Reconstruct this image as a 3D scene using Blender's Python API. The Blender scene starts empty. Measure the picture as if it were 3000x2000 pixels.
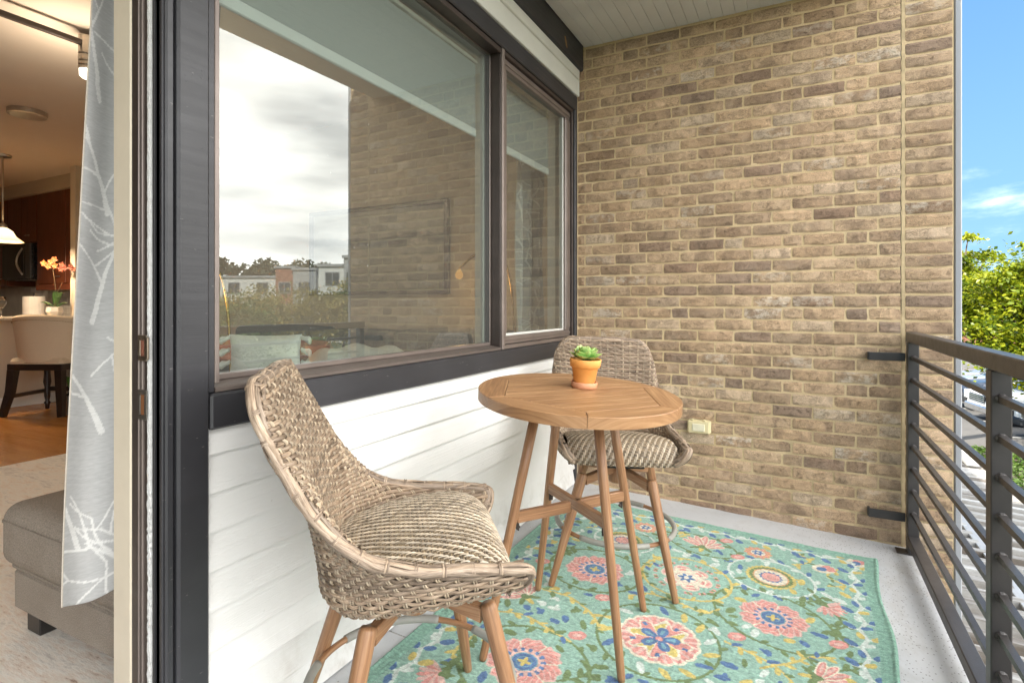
import bpy, math, random
import numpy as np
from mathutils import Matrix, Vector

SC = bpy.context.scene
COL = SC.collection
rng = random.Random(7)
nrs = np.random.RandomState(11)
PI = math.pi
R = math.radians

# ------------------------------------------------------------------ camera
EYE = 1.168
cam = bpy.data.cameras.new('camera')
cam.sensor_width = 36.0
cam.lens = 1620 / 3000 * 36.0
cam.shift_y = -0.035
cam.clip_start = 0.05
cam.clip_end = 2000
cam_o = bpy.data.objects.new('camera', cam)
COL.objects.link(cam_o)
cam_o.location = (0, 0, EYE)
cam_o.rotation_euler = (R(90), 0, math.atan(842 / 1620))
SC.camera = cam_o

# ------------------------------------------------------------------ exposure
SC.view_settings.view_transform = 'Standard'
SC.view_settings.look = 'None'
SC.view_settings.gamma = 1
SC.view_settings.use_curve_mapping = False
SC.view_settings.exposure = 1.74
SC.render.engine = 'CYCLES'
SC.cycles.use_denoising = True
SC.cycles.max_bounces = 10
SC.cycles.diffuse_bounces = 5
SC.cycles.glossy_bounces = 4
SC.cycles.transparent_max_bounces = 16
SC.cycles.sample_clamp_indirect = 6.0
SC.cycles.caustics_reflective = False
SC.cycles.caustics_refractive = False

# ------------------------------------------------------------------ sky with clouds, and the sun
SUN_EL, SUN_AZ = R(42), R(222)          # behind the building, azimuth clockwise from +Y
world = bpy.data.worlds.new('World')
SC.world = world
world.use_nodes = True
wt = world.node_tree
wt.nodes.clear()


def wn(t, **k):
    n = wt.nodes.new(t)
    for a, v in k.items():
        setattr(n, a, v)
    return n


def wl(a, b):
    wt.links.new(a, b)


sky = wn('ShaderNodeTexSky', sky_type='NISHITA', sun_disc=False, sun_elevation=SUN_EL, sun_rotation=SUN_AZ,
         air_density=0.7, dust_density=0.0, ozone_density=2.0, altitude=2000)
hsv = wn('ShaderNodeHueSaturation')
hsv.inputs['Saturation'].default_value = 1.22
hsv.inputs['Hue'].default_value = 0.508
wl(sky.outputs[0], hsv.inputs['Color'])
bg_sky = wn('ShaderNodeBackground')
bg_sky.inputs['Strength'].default_value = 0.1
# soft shoulder so that the bright horizon haze keeps its blue at this exposure
vm1 = wn('ShaderNodeVectorMath', operation='MULTIPLY')
vm1.inputs[1].default_value = (0.40, 0.40, 0.40)
wl(hsv.outputs[0], vm1.inputs[0])
vm2 = wn('ShaderNodeVectorMath', operation='MULTIPLY_ADD')
vm2.inputs[1].default_value = (8.2, 4.3, 2.8)
vm2.inputs[2].default_value = (1, 1, 1)
wl(vm1.outputs[0], vm2.inputs[0])
vm3 = wn('ShaderNodeVectorMath', operation='DIVIDE')
wl(vm1.outputs[0], vm3.inputs[0])
wl(vm2.outputs[0], vm3.inputs[1])
vm4 = wn('ShaderNodeVectorMath', operation='SCALE')
vm4.inputs['Scale'].default_value = 11.5
wl(vm3.outputs[0], vm4.inputs[0])
wl(vm4.outputs[0], bg_sky.inputs['Color'])
bg_cloud = wn('ShaderNodeBackground')
bg_cloud.inputs['Strength'].default_value = 1.0
tc = wn('ShaderNodeTexCoord')
sep = wn('ShaderNodeSeparateXYZ')
wl(tc.outputs['Generated'], sep.inputs[0])
mp = wn('ShaderNodeMapping')
mp.inputs['Scale'].default_value = (1.0, 1.0, 2.6)
mp.inputs['Location'].default_value = (0.35, 0.1, 0.2)
wl(tc.outputs['Generated'], mp.inputs[0])
nz = wn('ShaderNodeTexNoise')
nz.inputs['Scale'].default_value = 3.2
nz.inputs['Detail'].default_value = 9
nz.inputs['Roughness'].default_value = 0.56
nz.inputs['Distortion'].default_value = 0.25
wl(mp.outputs[0], nz.inputs['Vector'])
# cloud cover: a thick bank over the side the balcony faces, broken puffs elsewhere


def wm(op, a, b=None, c=None, clamp=False):
    n = wn('ShaderNodeMath', operation=op, use_clamp=clamp)
    for i, v in enumerate((a, b, c)):
        if v is None:
            continue
        if isinstance(v, (int, float)):
            n.inputs[i].default_value = v
        else:
            wl(v, n.inputs[i])
    return n.outputs[0]


az = wm('ARCTAN2', sep.outputs[0], sep.outputs[1])            # 0 at +Y, positive towards +X
mr = wn('ShaderNodeMapRange', interpolation_type='SMOOTHSTEP')
wl(az, mr.inputs['Value'])
mr.inputs['From Min'].default_value = 0.42
mr.inputs['From Max'].default_value = 0.72
mr2 = wn('ShaderNodeMapRange', interpolation_type='SMOOTHSTEP')
wl(az, mr2.inputs['Value'])
mr2.inputs['From Min'].default_value = 2.9
mr2.inputs['From Max'].default_value = 2.3
bank = wm('MULTIPLY', mr.outputs[0], mr2.outputs[0])
cover = wm('ADD', nz.outputs['Fac'], wm('MULTIPLY', bank, 0.72))
mr3 = wn('ShaderNodeMapRange', interpolation_type='SMOOTHSTEP')
wl(cover, mr3.inputs['Value'])
mr3.inputs['From Min'].default_value = 0.53
mr3.inputs['From Max'].default_value = 0.90
nz2 = wn('ShaderNodeTexNoise')
nz2.inputs['Scale'].default_value = 2.0
nz2.inputs['Detail'].default_value = 6
mp2 = wn('ShaderNodeMapping')
mp2.inputs['Scale'].default_value = (1.0, 1.0, 4.0)
wl(tc.outputs['Generated'], mp2.inputs[0])
wl(mp2.outputs[0], nz2.inputs['Vector'])
cr = wn('ShaderNodeValToRGB')
cr.color_ramp.elements[0].position = 0.30
cr.color_ramp.elements[0].color = (0.78, 0.80, 0.81, 1)
cr.color_ramp.elements[1].position = 0.58
cr.color_ramp.elements[1].color = (2.50, 2.44, 2.33, 1)
wl(nz2.outputs['Fac'], cr.inputs[0])
wl(cr.outputs[0], bg_cloud.inputs['Color'])
mx = wn('ShaderNodeMixShader')
wl(mr3.outputs[0], mx.inputs[0])
wl(bg_sky.outputs[0], mx.inputs[1])
wl(bg_cloud.outputs[0], mx.inputs[2])
wo = wn('ShaderNodeOutputWorld')
wl(mx.outputs[0], wo.inputs[0])

sun = bpy.data.lights.new('sun', 'SUN')
sun.energy = 4.2
sun.angle = R(0.6)
sun.color = (1.0, 0.94, 0.84)
sun_o = bpy.data.objects.new('sun', sun)
COL.objects.link(sun_o)
sdir = Vector((math.sin(SUN_AZ) * math.cos(SUN_EL), math.cos(SUN_AZ) * math.cos(SUN_EL), math.sin(SUN_EL)))
sun_o.rotation_euler = sdir.to_track_quat('Z', 'Y').to_euler()
sun_o.location = sdir * 30

# ------------------------------------------------------------------ mesh helpers


class MB:
    """Collects shapes and links them as one mesh object. Every vertex may carry a 'sv' vector (along, across, random)."""

    def __init__(s):
        s.v, s.f, s.a, s.n = [], [], [], 0

    def add(s, v, f, a=None):
        v = np.asarray(v, float).reshape(-1, 3)
        s.v.append(v)
        n = s.n
        s.f.extend([tuple(i + n for i in q) for q in f])
        if a is None:
            a = np.zeros((len(v), 3))
        s.a.append(np.asarray(a, float).reshape(-1, 3))
        s.n += len(v)
        return s

    def mesh(s, name, m=None, smooth=False):
        me = bpy.data.meshes.new(name)
        v = np.concatenate(s.v) if s.v else np.zeros((0, 3))
        me.from_pydata(v.tolist(), [], s.f)
        at = me.attributes.new('sv', 'FLOAT_VECTOR', 'POINT')
        at.data.foreach_set('vector', np.concatenate(s.a).astype(np.float32).ravel())
        if m is not None:
            me.materials.append(m)
        if smooth:
            me.polygons.foreach_set('use_smooth', [True] * len(me.polygons))
        me.update()
        return me

    def obj(s, name, m, parent=None, smooth=False, **k):
        return link(name, s.mesh(name, m, smooth), parent, **k)


def tag(o, label=None, cat=None, group=None, kind=None):
    if label:
        o['label'] = label
    if cat:
        o['category'] = cat
    if group:
        o['group'] = group
    if kind:
        o['kind'] = kind
    return o


def link(name, data, parent=None, loc=None, **k):
    o = bpy.data.objects.new(name, data)
    COL.objects.link(o)
    if parent is not None:
        o.parent = parent
    if loc is not None:
        o.location = loc
    return tag(o, **k)


def thing(name, label, cat, loc=(0, 0, 0), rz=0, group=None, tilt=False, kind=None):
    o = bpy.data.objects.new(name, None)
    COL.objects.link(o)
    if tilt:
        o.matrix_world = Matrix.Translation(loc) @ Matrix.Rotation(math.atan(SLOPE), 4, 'Y') @ Matrix.Rotation(rz, 4, 'Z')
    else:
        o.location = loc
        o.rotation_euler = (0, 0, rz)
    return tag(o, label, cat, group, kind)


SLOPE = 0.044


def floor_z(x):
    return -SLOPE * (x + 1.32)


def bx(mb, x0, x1, y0, y1, z0, z1, b=0.0, sv=None, axis=0):
    """Box, chamfered by b. sv: grain runs along axis."""
    if x1 < x0:
        x0, x1 = x1, x0
    if y1 < y0:
        y0, y1 = y1, y0
    if z1 < z0:
        z0, z1 = z1, z0
    lo, hi = (x0, y0, z0), (x1, y1, z1)
    if b <= 0:
        v = [(x, y, z) for x in (x0, x1) for y in (y0, y1) for z in (z0, z1)]
        f = [(0, 1, 3, 2), (4, 6, 7, 5), (0, 4, 5, 1), (2, 3, 7, 6), (0, 2, 6, 4), (1, 5, 7, 3)]
    else:
        b = min(b, 0.49 * min(x1 - x0, y1 - y0, z1 - z0))
        v, idx = [], {}
        for sx in (0, 1):
            for sy in (0, 1):
                for sz in (0, 1):
                    c = [(lo, hi)[q][i] for i, q in enumerate((sx, sy, sz))]
                    dd = [(1, -1)[q] * b for q in (sx, sy, sz)]
                    for ax in range(3):          # the corner's vertex lying on the face across axis ax
                        p = [c[i] + (dd[i] if i != ax else 0) for i in range(3)]
                        idx[(sx, sy, sz, ax)] = len(v)
                        v.append(p)
        f = []
        for ax in range(3):
            o1, o2 = [i for i in range(3) if i != ax]
            for s in (0, 1):
                q = []
                for a, c in ((0, 0), (1, 0), (1, 1), (0, 1)):
                    k = [0, 0, 0]
                    k[ax], k[o1], k[o2] = s, a, c
                    q.append(idx[(k[0], k[1], k[2], ax)])
                f.append(tuple(q))
        for ax in range(3):                      # edges running along ax
            o1, o2 = [i for i in range(3) if i != ax]
            for a in (0, 1):
                for c in (0, 1):
                    k0 = [0, 0, 0]
                    k1 = [0, 0, 0]
                    k0[ax], k1[ax] = 0, 1
                    for k in (k0, k1):
                        k[o1], k[o2] = a, c
                    f.append((idx[(*k0, o1)], idx[(*k1, o1)], idx[(*k1, o2)], idx[(*k0, o2)]))
        for sx in (0, 1):
            for sy in (0, 1):
                for sz in (0, 1):
                    f.append(tuple(idx[(sx, sy, sz, ax)] for ax in range(3)))
        cen = np.array([(x0 + x1) / 2, (y0 + y1) / 2, (z0 + z1) / 2])
        va = np.array(v)
        g = []
        for q in f:
            p = va[list(q)]
            nn = np.cross(p[1] - p[0], p[2] - p[0])
            g.append(q if np.dot(nn, p.mean(0) - cen) > 0 else tuple(reversed(q)))
        f = g
    r = rng.random() if sv is None else sv
    o1, o2 = [i for i in range(3) if i != axis]
    a = [(p[axis], p[o1] + p[o2], r) for p in v]
    mb.add(v, f, a)
    return mb


def frames(path, up=(0, 0, 1)):
    p = np.asarray(path, float)
    t = np.gradient(p, axis=0)
    t /= np.linalg.norm(t, axis=1)[:, None] + 1e-12
    n = np.zeros_like(p)
    ref = np.array(up, float)
    if abs(np.dot(ref, t[0])) > 0.95:
        ref = np.array((1.0, 0, 0))
    cur = ref - np.dot(ref, t[0]) * t[0]
    cur /= np.linalg.norm(cur)
    for i in range(len(p)):
        cur = cur - np.dot(cur, t[i]) * t[i]
        cur /= np.linalg.norm(cur) + 1e-12
        n[i] = cur
    return p, t, n, np.cross(t, n)


def tube(mb, path, r, n=8, cap=True, closed=False, sy=1.0, up=(0, 0, 1), square=False, seed=None):
    p, t, nn, bb = frames(path, up)
    if closed:
        t = np.roll(p, -1, 0) - np.roll(p, 1, 0)
        t /= np.linalg.norm(t, axis=1)[:, None]
        u = np.array(up, float)
        nn = u - (t @ u)[:, None] * t
        nn /= np.linalg.norm(nn, axis=1)[:, None]
        bb = np.cross(t, nn)
    m = len(p)
    r = np.ones(m) * r
    ph = np.arange(n) * 2 * PI / n + (PI / 4 if square else 0)
    k = math.sqrt(2) if square else 1
    v = p[:, None] + k * r[:, None, None] * (np.cos(ph)[None, :, None] * nn[:, None] * sy + np.sin(ph)[None, :, None] * bb[:, None])
    ln = np.concatenate([[0], np.cumsum(np.linalg.norm(np.diff(p, axis=0), axis=1))])
    sd = rng.random() if seed is None else seed
    a = np.zeros((m, n, 3))
    a[:, :, 0] = ln[:, None]
    a[:, :, 1] = (np.abs(((ph / PI) % 2) - 1) * 0.03)[None]
    a[:, :, 2] = sd
    f = []
    for i in range(m if closed else m - 1):
        j = (i + 1) % m
        for q in range(n):
            w = (q + 1) % n
            f.append((i * n + q, i * n + w, j * n + w, j * n + q))
    if cap and not closed:
        f.append(tuple(range(n - 1, -1, -1)))
        f.append(tuple((m - 1) * n + q for q in range(n)))
    mb.add(v.reshape(-1, 3), f, a.reshape(-1, 3))
    return mb


def lathe(mb, prof, n=24, c=(0, 0, 0), cap=True):
    m = len(prof)
    ph = np.arange(n) * 2 * PI / n
    v = [(c[0] + r * math.cos(q), c[1] + r * math.sin(q), c[2] + z) for r, z in prof for q in ph]
    f = []
    for i in range(m - 1):
        for q in range(n):
            w = (q + 1) % n
            f.append((i * n + q, i * n + w, (i + 1) * n + w, (i + 1) * n + q))
    if cap:
        f.append(tuple(range(n - 1, -1, -1)))
        f.append(tuple((m - 1) * n + q for q in range(n)))
    mb.add(v, f, [(z, q * 0.1, 0.5) for r, z in prof for q in ph])
    return mb


def prism(mb, poly, z0, z1, ax=2):
    """Extrude a 2D polygon along axis ax."""
    n = len(poly)

    def P(a, c, h):
        return ((h, a, c), (a, h, c), (a, c, h))[ax]
    v = [P(a, c, z0) for a, c in poly] + [P(a, c, z1) for a, c in poly]
    f = [tuple(range(n - 1, -1, -1)), tuple(range(n, 2 * n))] + [(i, (i + 1) % n, n + (i + 1) % n, n + i) for i in range(n)]
    mb.add(v, f, [(p[0], p[1], 0.3) for p in v])
    return mb


def grid(mb, P, uv=None):
    """P: array (ny, nx, 3)."""
    ny, nx = P.shape[:2]
    i = np.arange(ny * nx).reshape(ny, nx)
    f = np.stack([i[:-1, :-1], i[:-1, 1:], i[1:, 1:], i[1:, :-1]], -1).reshape(-1, 4).tolist()
    mb.add(P.reshape(-1, 3), [tuple(q) for q in f], None if uv is None else uv.reshape(-1, 3))
    return mb


def crom(keys, t, x):
    """Catmull-Rom through keys (n,d) at parameters t, sampled at x."""
    keys = np.asarray(keys, float)
    t = np.asarray(t, float)
    x = np.clip(np.asarray(x, float), t[0], t[-1])
    i = np.clip(np.searchsorted(t, x, side='right') - 1, 0, len(t) - 2)
    m = np.gradient(keys, t, axis=0)
    h = (t[i + 1] - t[i])
    u = (x - t[i]) / h
    u_, h_ = u[..., None], h[..., None]
    return ((2 * u_**3 - 3 * u_**2 + 1) * keys[i] + (u_**3 - 2 * u_**2 + u_) * h_ * m[i]
            + (-2 * u_**3 + 3 * u_**2) * keys[i + 1] + (u_**3 - u_**2) * h_ * m[i + 1])


# ------------------------------------------------------------------ materials


class NT:
    def __init__(s, name):
        s.m = bpy.data.materials.new(name)
        s.m.use_nodes = True
        s.t = s.m.node_tree
        s.b = s.t.nodes['Principled BSDF']
        s.out = s.t.nodes['Material Output']

    def n(s, typ, ins=None, **k):
        q = s.t.nodes.new('ShaderNode' + typ)
        for a, v in k.items():
            setattr(q, a, v)
        for a, v in (ins or {}).items():
            s.set(q.inputs[a], v)
        return q

    def set(s, sock, v):
        if hasattr(v, 'is_output'):
            s.t.links.new(v, sock)
        else:
            if isinstance(v, tuple) and len(v) == 3 and sock.type == 'RGBA':
                v = (*v, 1)
            sock.default_value = v

    def math(s, op, a, b=0.0, clamp=False):
        q = s.n('Math', operation=op, use_clamp=clamp)
        s.set(q.inputs[0], a)
        s.set(q.inputs[1], b)
        return q.outputs[0]

    def ramp(s, fac, stops):
        q = s.n('ValToRGB')
        e = q.color_ramp.elements
        while len(e) < len(stops):
            e.new(0.5)
        for el, (p, c) in zip(e, stops):
            el.position = p
            el.color = (*c, 1) if len(c) == 3 else c
        s.set(q.inputs[0], fac)
        return q.outputs[0]

    def mix(s, fac, a, b, mode='MIX'):
        q = s.n('Mix', data_type='RGBA', blend_type=mode)
        s.set(q.inputs[0], fac)
        s.set(q.inputs[6], a)
        s.set(q.inputs[7], b)
        return q.outputs[2]

    def noise(s, vec, scale, detail=4, rough=0.55, dist=0.0):
        q = s.n('TexNoise', {'Scale': scale, 'Detail': detail, 'Roughness': rough, 'Distortion': dist})
        if vec is not None:
            s.set(q.inputs['Vector'], vec)
        return q.outputs['Fac']

    def map(s, vec, scale=(1, 1, 1), loc=(0, 0, 0), rot=(0, 0, 0)):
        q = s.n('Mapping', {'Scale': scale, 'Location': loc, 'Rotation': rot})
        s.set(q.inputs[0], vec)
        return q.outputs[0]

    def obj(s):
        return s.n('TexCoord').outputs['Object']

    def attr(s, name='sv'):
        return s.n('Attribute', attribute_name=name).outputs['Vector']

    def bump(s, h, strength=0.3, dist=0.01):
        q = s.n('Bump', {'Strength': strength, 'Distance': dist})
        s.set(q.inputs['Height'], h)
        s.set(s.b.inputs['Normal'], q.outputs[0])
        return q

    def fin(s, col=None, rough=None, **k):
        if col is not None:
            s.set(s.b.inputs['Base Color'], col)
        if rough is not None:
            s.set(s.b.inputs['Roughness'], rough)
        for a, v in k.items():
            s.set(s.b.inputs[a.replace('_', ' ')], v)
        return s.m


def sc(c, k):
    return tuple(min(1.0, x * k) for x in c)


def plain(name, c, rough=0.5, metal=0.0, var=0.12, nscale=6.0, bump=0.0, bscale=120.0, **k):
    """A surface with slight colour wander, worn gloss and fine relief."""
    t = NT(name)
    o = t.obj()
    f = t.noise(o, nscale, 5, 0.6)
    col = t.ramp(f, [(0.3, sc(c, 1 - var)), (0.7, sc(c, 1 + var))])
    f2 = t.noise(o, nscale * 5, 3)
    rg = t.n('MapRange', {'Value': f2, 'To Min': max(0.02, rough - 0.08), 'To Max': min(1, rough + 0.1)}).outputs[0]
    if bump:
        t.bump(t.noise(o, bscale, 3), bump, 0.004)
    return t.fin(col, rg, Metallic=metal, **k)


def paint_black(name, c=(0.028, 0.028, 0.032), rough=0.40):
    t = NT(name)
    o = t.obj()
    st = t.noise(t.map(o, (60, 3, 60)), 1.0, 4)
    big = t.noise(o, 3.0, 4)
    base = t.ramp(big, [(0.3, sc(c, 0.85)), (0.75, sc(c, 1.45))])
    sp = t.noise(t.map(o, (90, 40, 160)), 1.0, 2, 0.4)
    chips = t.ramp(sp, [(0.745, (0, 0, 0)), (0.77, (1, 1, 1))])
    edge = t.noise(t.map(o, (9, 6, 70)), 1.0, 5, 0.7)
    wear = t.ramp(edge, [(0.71, (0, 0, 0)), (0.74, (1, 1, 1))])
    col = t.mix(t.math('MULTIPLY', chips, 0.35), base, (0.30, 0.29, 0.27))
    col = t.mix(t.math('MULTIPLY', wear, 0.45), col, (0.16, 0.13, 0.11))
    v = t.n('TexVoronoi', {'Vector': o, 'Scale': 42.0}, feature='F1').outputs['Distance']
    pit = t.ramp(v, [(0.0, (1, 1, 1)), (0.11, (0, 0, 0))])
    h = t.math('ADD', t.math('MULTIPLY', st, 0.5), t.math('MULTIPLY', pit, 0.35))
    t.bump(h, 0.35, 0.003)
    return t.fin(col, t.n('MapRange', {'Value': st, 'To Min': rough - 0.1, 'To Max': rough + 0.12}).outputs[0])


def wood(name, c1, c2, c3, along=6.0, across=260.0, rough=0.45):
    """Streaked grain along the piece (uses the sv attribute)."""
    t = NT(name)
    a = t.attr()
    off = t.n('VectorMath', {0: a, 1: (along, across, 37.0)}, operation='MULTIPLY').outputs[0]
    g = t.noise(off, 1.0, 5, 0.62, 0.4)
    g2 = t.noise(t.n('VectorMath', {0: a, 1: (along * 0.5, across * 0.15, 53.0)}, operation='MULTIPLY').outputs[0], 1.0, 3, 0.5, 1.2)
    f = t.math('ADD', t.math('MULTIPLY', g, 0.62), t.math('MULTIPLY', g2, 0.38))
    col = t.ramp(f, [(0.33, c1), (0.5, c2), (0.66, c3)])
    t.bump(g, 0.25, 0.002)
    return t.fin(col, rough)


M = {}
M['black'] = paint_black('black_paint')
M['rail'] = plain('rail_paint', (0.040, 0.036, 0.035), 0.36, 0.0, 0.25, 5, 0.12, 260)
M['bronze'] = plain('bronze_aluminium', (0.205, 0.168, 0.15), 0.34, 0.35, 0.12, 8, 0.05, 300)
M['bronze_dark'] = plain('dark_bronze', (0.062, 0.048, 0.042), 0.36, 0.3, 0.2, 8, 0.06, 300)
M['trimwhite'] = plain('white_frieze_paint', (0.66, 0.67, 0.62), 0.45, 0, 0.05, 4, 0.1, 40)
M['cream'] = plain('cream_paint', (0.70, 0.62, 0.49), 0.45, 0, 0.05, 6, 0.05, 90)
M['gasket'] = plain('rubber_gasket', (0.02, 0.02, 0.022), 0.6)
M['seal'] = plain('white_weather_seal', (0.78, 0.78, 0.77), 0.8, 0, 0.1, 90, 0.6, 220)
M['brass'] = plain('strike_metal', (0.27, 0.22, 0.17), 0.35, 0.9, 0.3, 30)
M['rust'] = plain('rusty_steel', (0.20, 0.075, 0.045), 0.75, 0, 0.4, 9, 0.3, 80)
M['pipe'] = plain('grey_downspout_paint', (0.33, 0.34, 0.36), 0.45, 0, 0.06, 5)
M['dark'] = plain('dark_void', (0.02, 0.018, 0.016), 0.9)
M['sleeve'] = plain('grey_rubber_sleeve', (0.29, 0.285, 0.255), 0.45, 0, 0.1, 12, 0.08, 200)
M['steel'] = plain('brushed_nickel', (0.50, 0.46, 0.41), 0.3, 0.9, 0.1, 20)
M['table'] = wood('teak_tone_top', (0.20, 0.098, 0.043), (0.345, 0.185, 0.085), (0.46, 0.27, 0.135), 5.0, 120.0, 0.42)
M['leg'] = wood('teak_tone_legs', (0.185, 0.088, 0.042), (0.30, 0.155, 0.075), (0.42, 0.245, 0.13), 7.0, 300.0, 0.42)

# ================================================================== THE BALCONY
WX, BY = -1.315, 3.464       # siding plane, brick face plane
CZ = 2.868                   # balcony ceiling

# ---- floor
t = NT('grey_deck_coating')
o = t.obj()
sx = t.n('SeparateXYZ', {0: o})
sp = t.n('TexVoronoi', {'Vector': t.map(o, (1, 1, 1)), 'Scale': 75.0, 'Randomness': 1.0}, feature='F1').outputs['Distance']
flk = t.ramp(sp, [(0.16, (1, 1, 1)), (0.22, (0, 0, 0))])
pick = t.noise(o, 60.0, 2)
wear = t.n('MapRange', {'Value': t.math('ADD', sx.outputs[0], t.math('MULTIPLY', t.noise(o, 3.0, 4), 0.9)), 'From Min': 0.15, 'From Max': 0.95, 'To Min': 0.62, 'To Max': 0.22}).outputs[0]
flk2 = t.math('MULTIPLY', flk, t.math('GREATER_THAN', pick, wear))
gr = t.noise(o, 500, 2)
base = t.ramp(t.noise(o, 2.2, 5), [(0.3, (0.52, 0.535, 0.56)), (0.7, (0.61, 0.625, 0.645))])
sand = t.noise(t.map(o, (5, 1.5, 1)), 1.0, 6, 0.7)
dirt = t.math('MULTIPLY', t.ramp(sand, [(0.5, (0, 0, 0)), (0.75, (1, 1, 1))]),
              t.n('MapRange', {'Value': sx.outputs[0], 'From Min': 0.1, 'From Max': 0.5, 'To Min': 0.05, 'To Max': 1.0}).outputs[0])
blot = t.ramp(t.noise(o, 4.5, 7, 0.72, 0.6), [(0.52, (0, 0, 0)), (0.60, (1, 1, 1))])
base = t.mix(t.math('MULTIPLY', blot, 0.22), base, (0.40, 0.395, 0.38))
col = t.mix(dirt, base, (0.36, 0.335, 0.29))
col = t.mix(t.math('MULTIPLY', flk2, 0.85), col, (0.12, 0.115, 0.11))
t.bump(t.math('ADD', t.math('MULTIPLY', gr, 0.6), t.math('MULTIPLY', flk, -0.6)), 0.5, 0.003)
M['deck'] = t.fin(col, 0.55)

mb = MB()
xs0, xs1 = WX - 0.02, 0.533
for (ya, yb) in ((-2.4, 1.5595), (1.5645, 3.62)):            # slabs with a control joint between
    v = []
    for z in (0.0, -0.16):
        for x, y in ((xs0, ya), (xs1, ya), (xs1, yb), (xs0, yb)):
            v.append((x, y, floor_z(x) + z))
    mb.add(v, [(0, 1, 2, 3), (7, 6, 5, 4), (0, 4, 5, 1), (1, 5, 6, 2), (2, 6, 7, 3), (3, 7, 4, 0)])
mb.obj('balcony_floor', M['deck'], kind='structure')
mb = MB()
v = [(x, y, floor_z(x) + z) for z in (-0.003, -0.05) for x, y in ((xs0, 1.5595), (xs1, 1.5595), (xs1, 1.5645), (xs0, 1.5645))]
mb.add(v, [(0, 1, 2, 3), (7, 6, 5, 4), (0, 4, 5, 1), (1, 5, 6, 2), (2, 6, 7, 3), (3, 7, 4, 0)])
mb.obj('floor_joint', plain('tan_sealant', (0.36, 0.29, 0.19), 0.8, 0, 0.3, 40), kind='structure')

# ---- ceiling: beadboard planks along y
M['bead'] = plain('ceiling_paint', (0.60, 0.59, 0.54), 0.55, 0, 0.07, 3, 0.12, 30)
ceil = MB()
bx(ceil, -1.40, 0.42, -3.0, 3.6, CZ + 0.012, CZ + 0.40)
ceil = ceil.obj('balcony_ceiling', M['bead'], kind='structure')
pw = 0.0665
x = WX + 0.055
pm = MB()
bx(pm, 0, pw - 0.0014, -3.0, BY - 0.004, CZ, CZ + 0.014, 0.0018)
pm = pm.mesh('ceiling_plank', M['bead'])
while x < 0.36:
    link('plank', pm, ceil, loc=(x, 0, rng.uniform(-0.0008, 0.0008)))
    x += pw

# ---- brick fin wall
t = NT('tumbled_brick')
oi = t.n('ObjectInfo')
tco = t.obj()
cmb = t.n('CombineXYZ', {0: t.math('MULTIPLY', oi.outputs['Random'], 91.0), 1: t.math('MULTIPLY', oi.outputs['Random'], 37.0), 2: t.math('MULTIPLY', oi.outputs['Random'], 13.0)})
vec = t.n('VectorMath', {0: tco, 1: cmb.outputs[0]}, operation='ADD').outputs[0]


def brick_shade(t, vec, basecol, flag):
    flash = t.noise(t.map(vec, (5.0, 1, 3.0)), 1.0, 3, 0.6, 0.6)
    fl = t.ramp(flash, [(0.52, (0, 0, 0)), (0.60, (1, 1, 1))])
    grain = t.noise(vec, 230.0, 5, 0.75)
    mid = t.noise(vec, 38.0, 5, 0.65, 0.5)
    col = t.mix(t.math('MULTIPLY', fl, 0.40), basecol, (0.22, 0.158, 0.12))
    col = t.mix(0.9, col, t.ramp(grain, [(0.28, (0.62, 0.59, 0.57)), (0.50, (1, 1, 1)), (0.72, (1.42, 1.38, 1.30))]), 'MULTIPLY')
    col = t.mix(0.8, col, t.ramp(mid, [(0.3, (0.84, 0.83, 0.82)), (0.7, (1.14, 1.14, 1.13))]), 'MULTIPLY')
    wn_ = t.noise(t.map(vec, (16, 1, 22)), 1.0, 6, 0.75)
    wt_ = t.math('MULTIPLY', t.ramp(wn_, [(0.46, (0, 0, 0)), (0.58, (1, 1, 1))]), flag)
    col = t.mix(t.math('MULTIPLY', wt_, 0.75), col, (0.72, 0.64, 0.53))
    cut = t.noise(t.map(vec, (28, 1, 60), rot=(0, 0.45, 0)), 1.0, 3, 0.5, 2.2)
    gouge = t.ramp(t.math('ABSOLUTE', t.math('SUBTRACT', cut, 0.5)), [(0.0, (1, 1, 1)), (0.034, (0, 0, 0))])
    gsel = t.math('MULTIPLY', gouge, t.ramp(t.noise(vec, 15.0, 2), [(0.45, (0, 0, 0)), (0.50, (1, 1, 1))]))
    col = t.mix(t.math('MULTIPLY', gsel, 0.55), col, (0.10, 0.075, 0.055))
    pos = t.n('NewGeometry').outputs['Position']
    pz = t.n('SeparateXYZ', {0: pos})
    big = t.noise(t.map(pos, (1.3, 1, 0.8)), 1.0, 5, 0.6)
    col = t.mix(1.0, col, t.ramp(big, [(0.36, (0.86, 0.85, 0.83)), (0.64, (1.07, 1.07, 1.07))]), 'MULTIPLY')
    damp = t.math('MULTIPLY', t.ramp(t.noise(t.map(pos, (7, 1, 2.5)), 1.0, 6, 0.65), [(0.46, (0, 0, 0)), (0.64, (1, 1, 1))]),
                  t.n('MapRange', {'Value': pz.outputs[2], 'From Min': 0.55, 'From Max': -0.08, 'To Min': 0.0, 'To Max': 0.6}).outputs[0])
    side = t.n('MapRange', {'Value': pz.outputs[0], 'From Min': 0.15, 'From Max': 0.47, 'To Min': 0.25, 'To Max': 1.0}).outputs[0]
    col = t.mix(t.math('MULTIPLY', damp, side), col, (0.13, 0.10, 0.07))
    h = t.math('SUBTRACT', t.math('ADD', t.math('MULTIPLY', grain, 0.55), t.math('MULTIPLY', mid, 0.9)), t.math('MULTIPLY', gsel, 0.8))
    t.bump(h, 0.75, 0.010)
    return t.fin(col, 0.92, Specular_IOR_Level=0.2)


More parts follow.
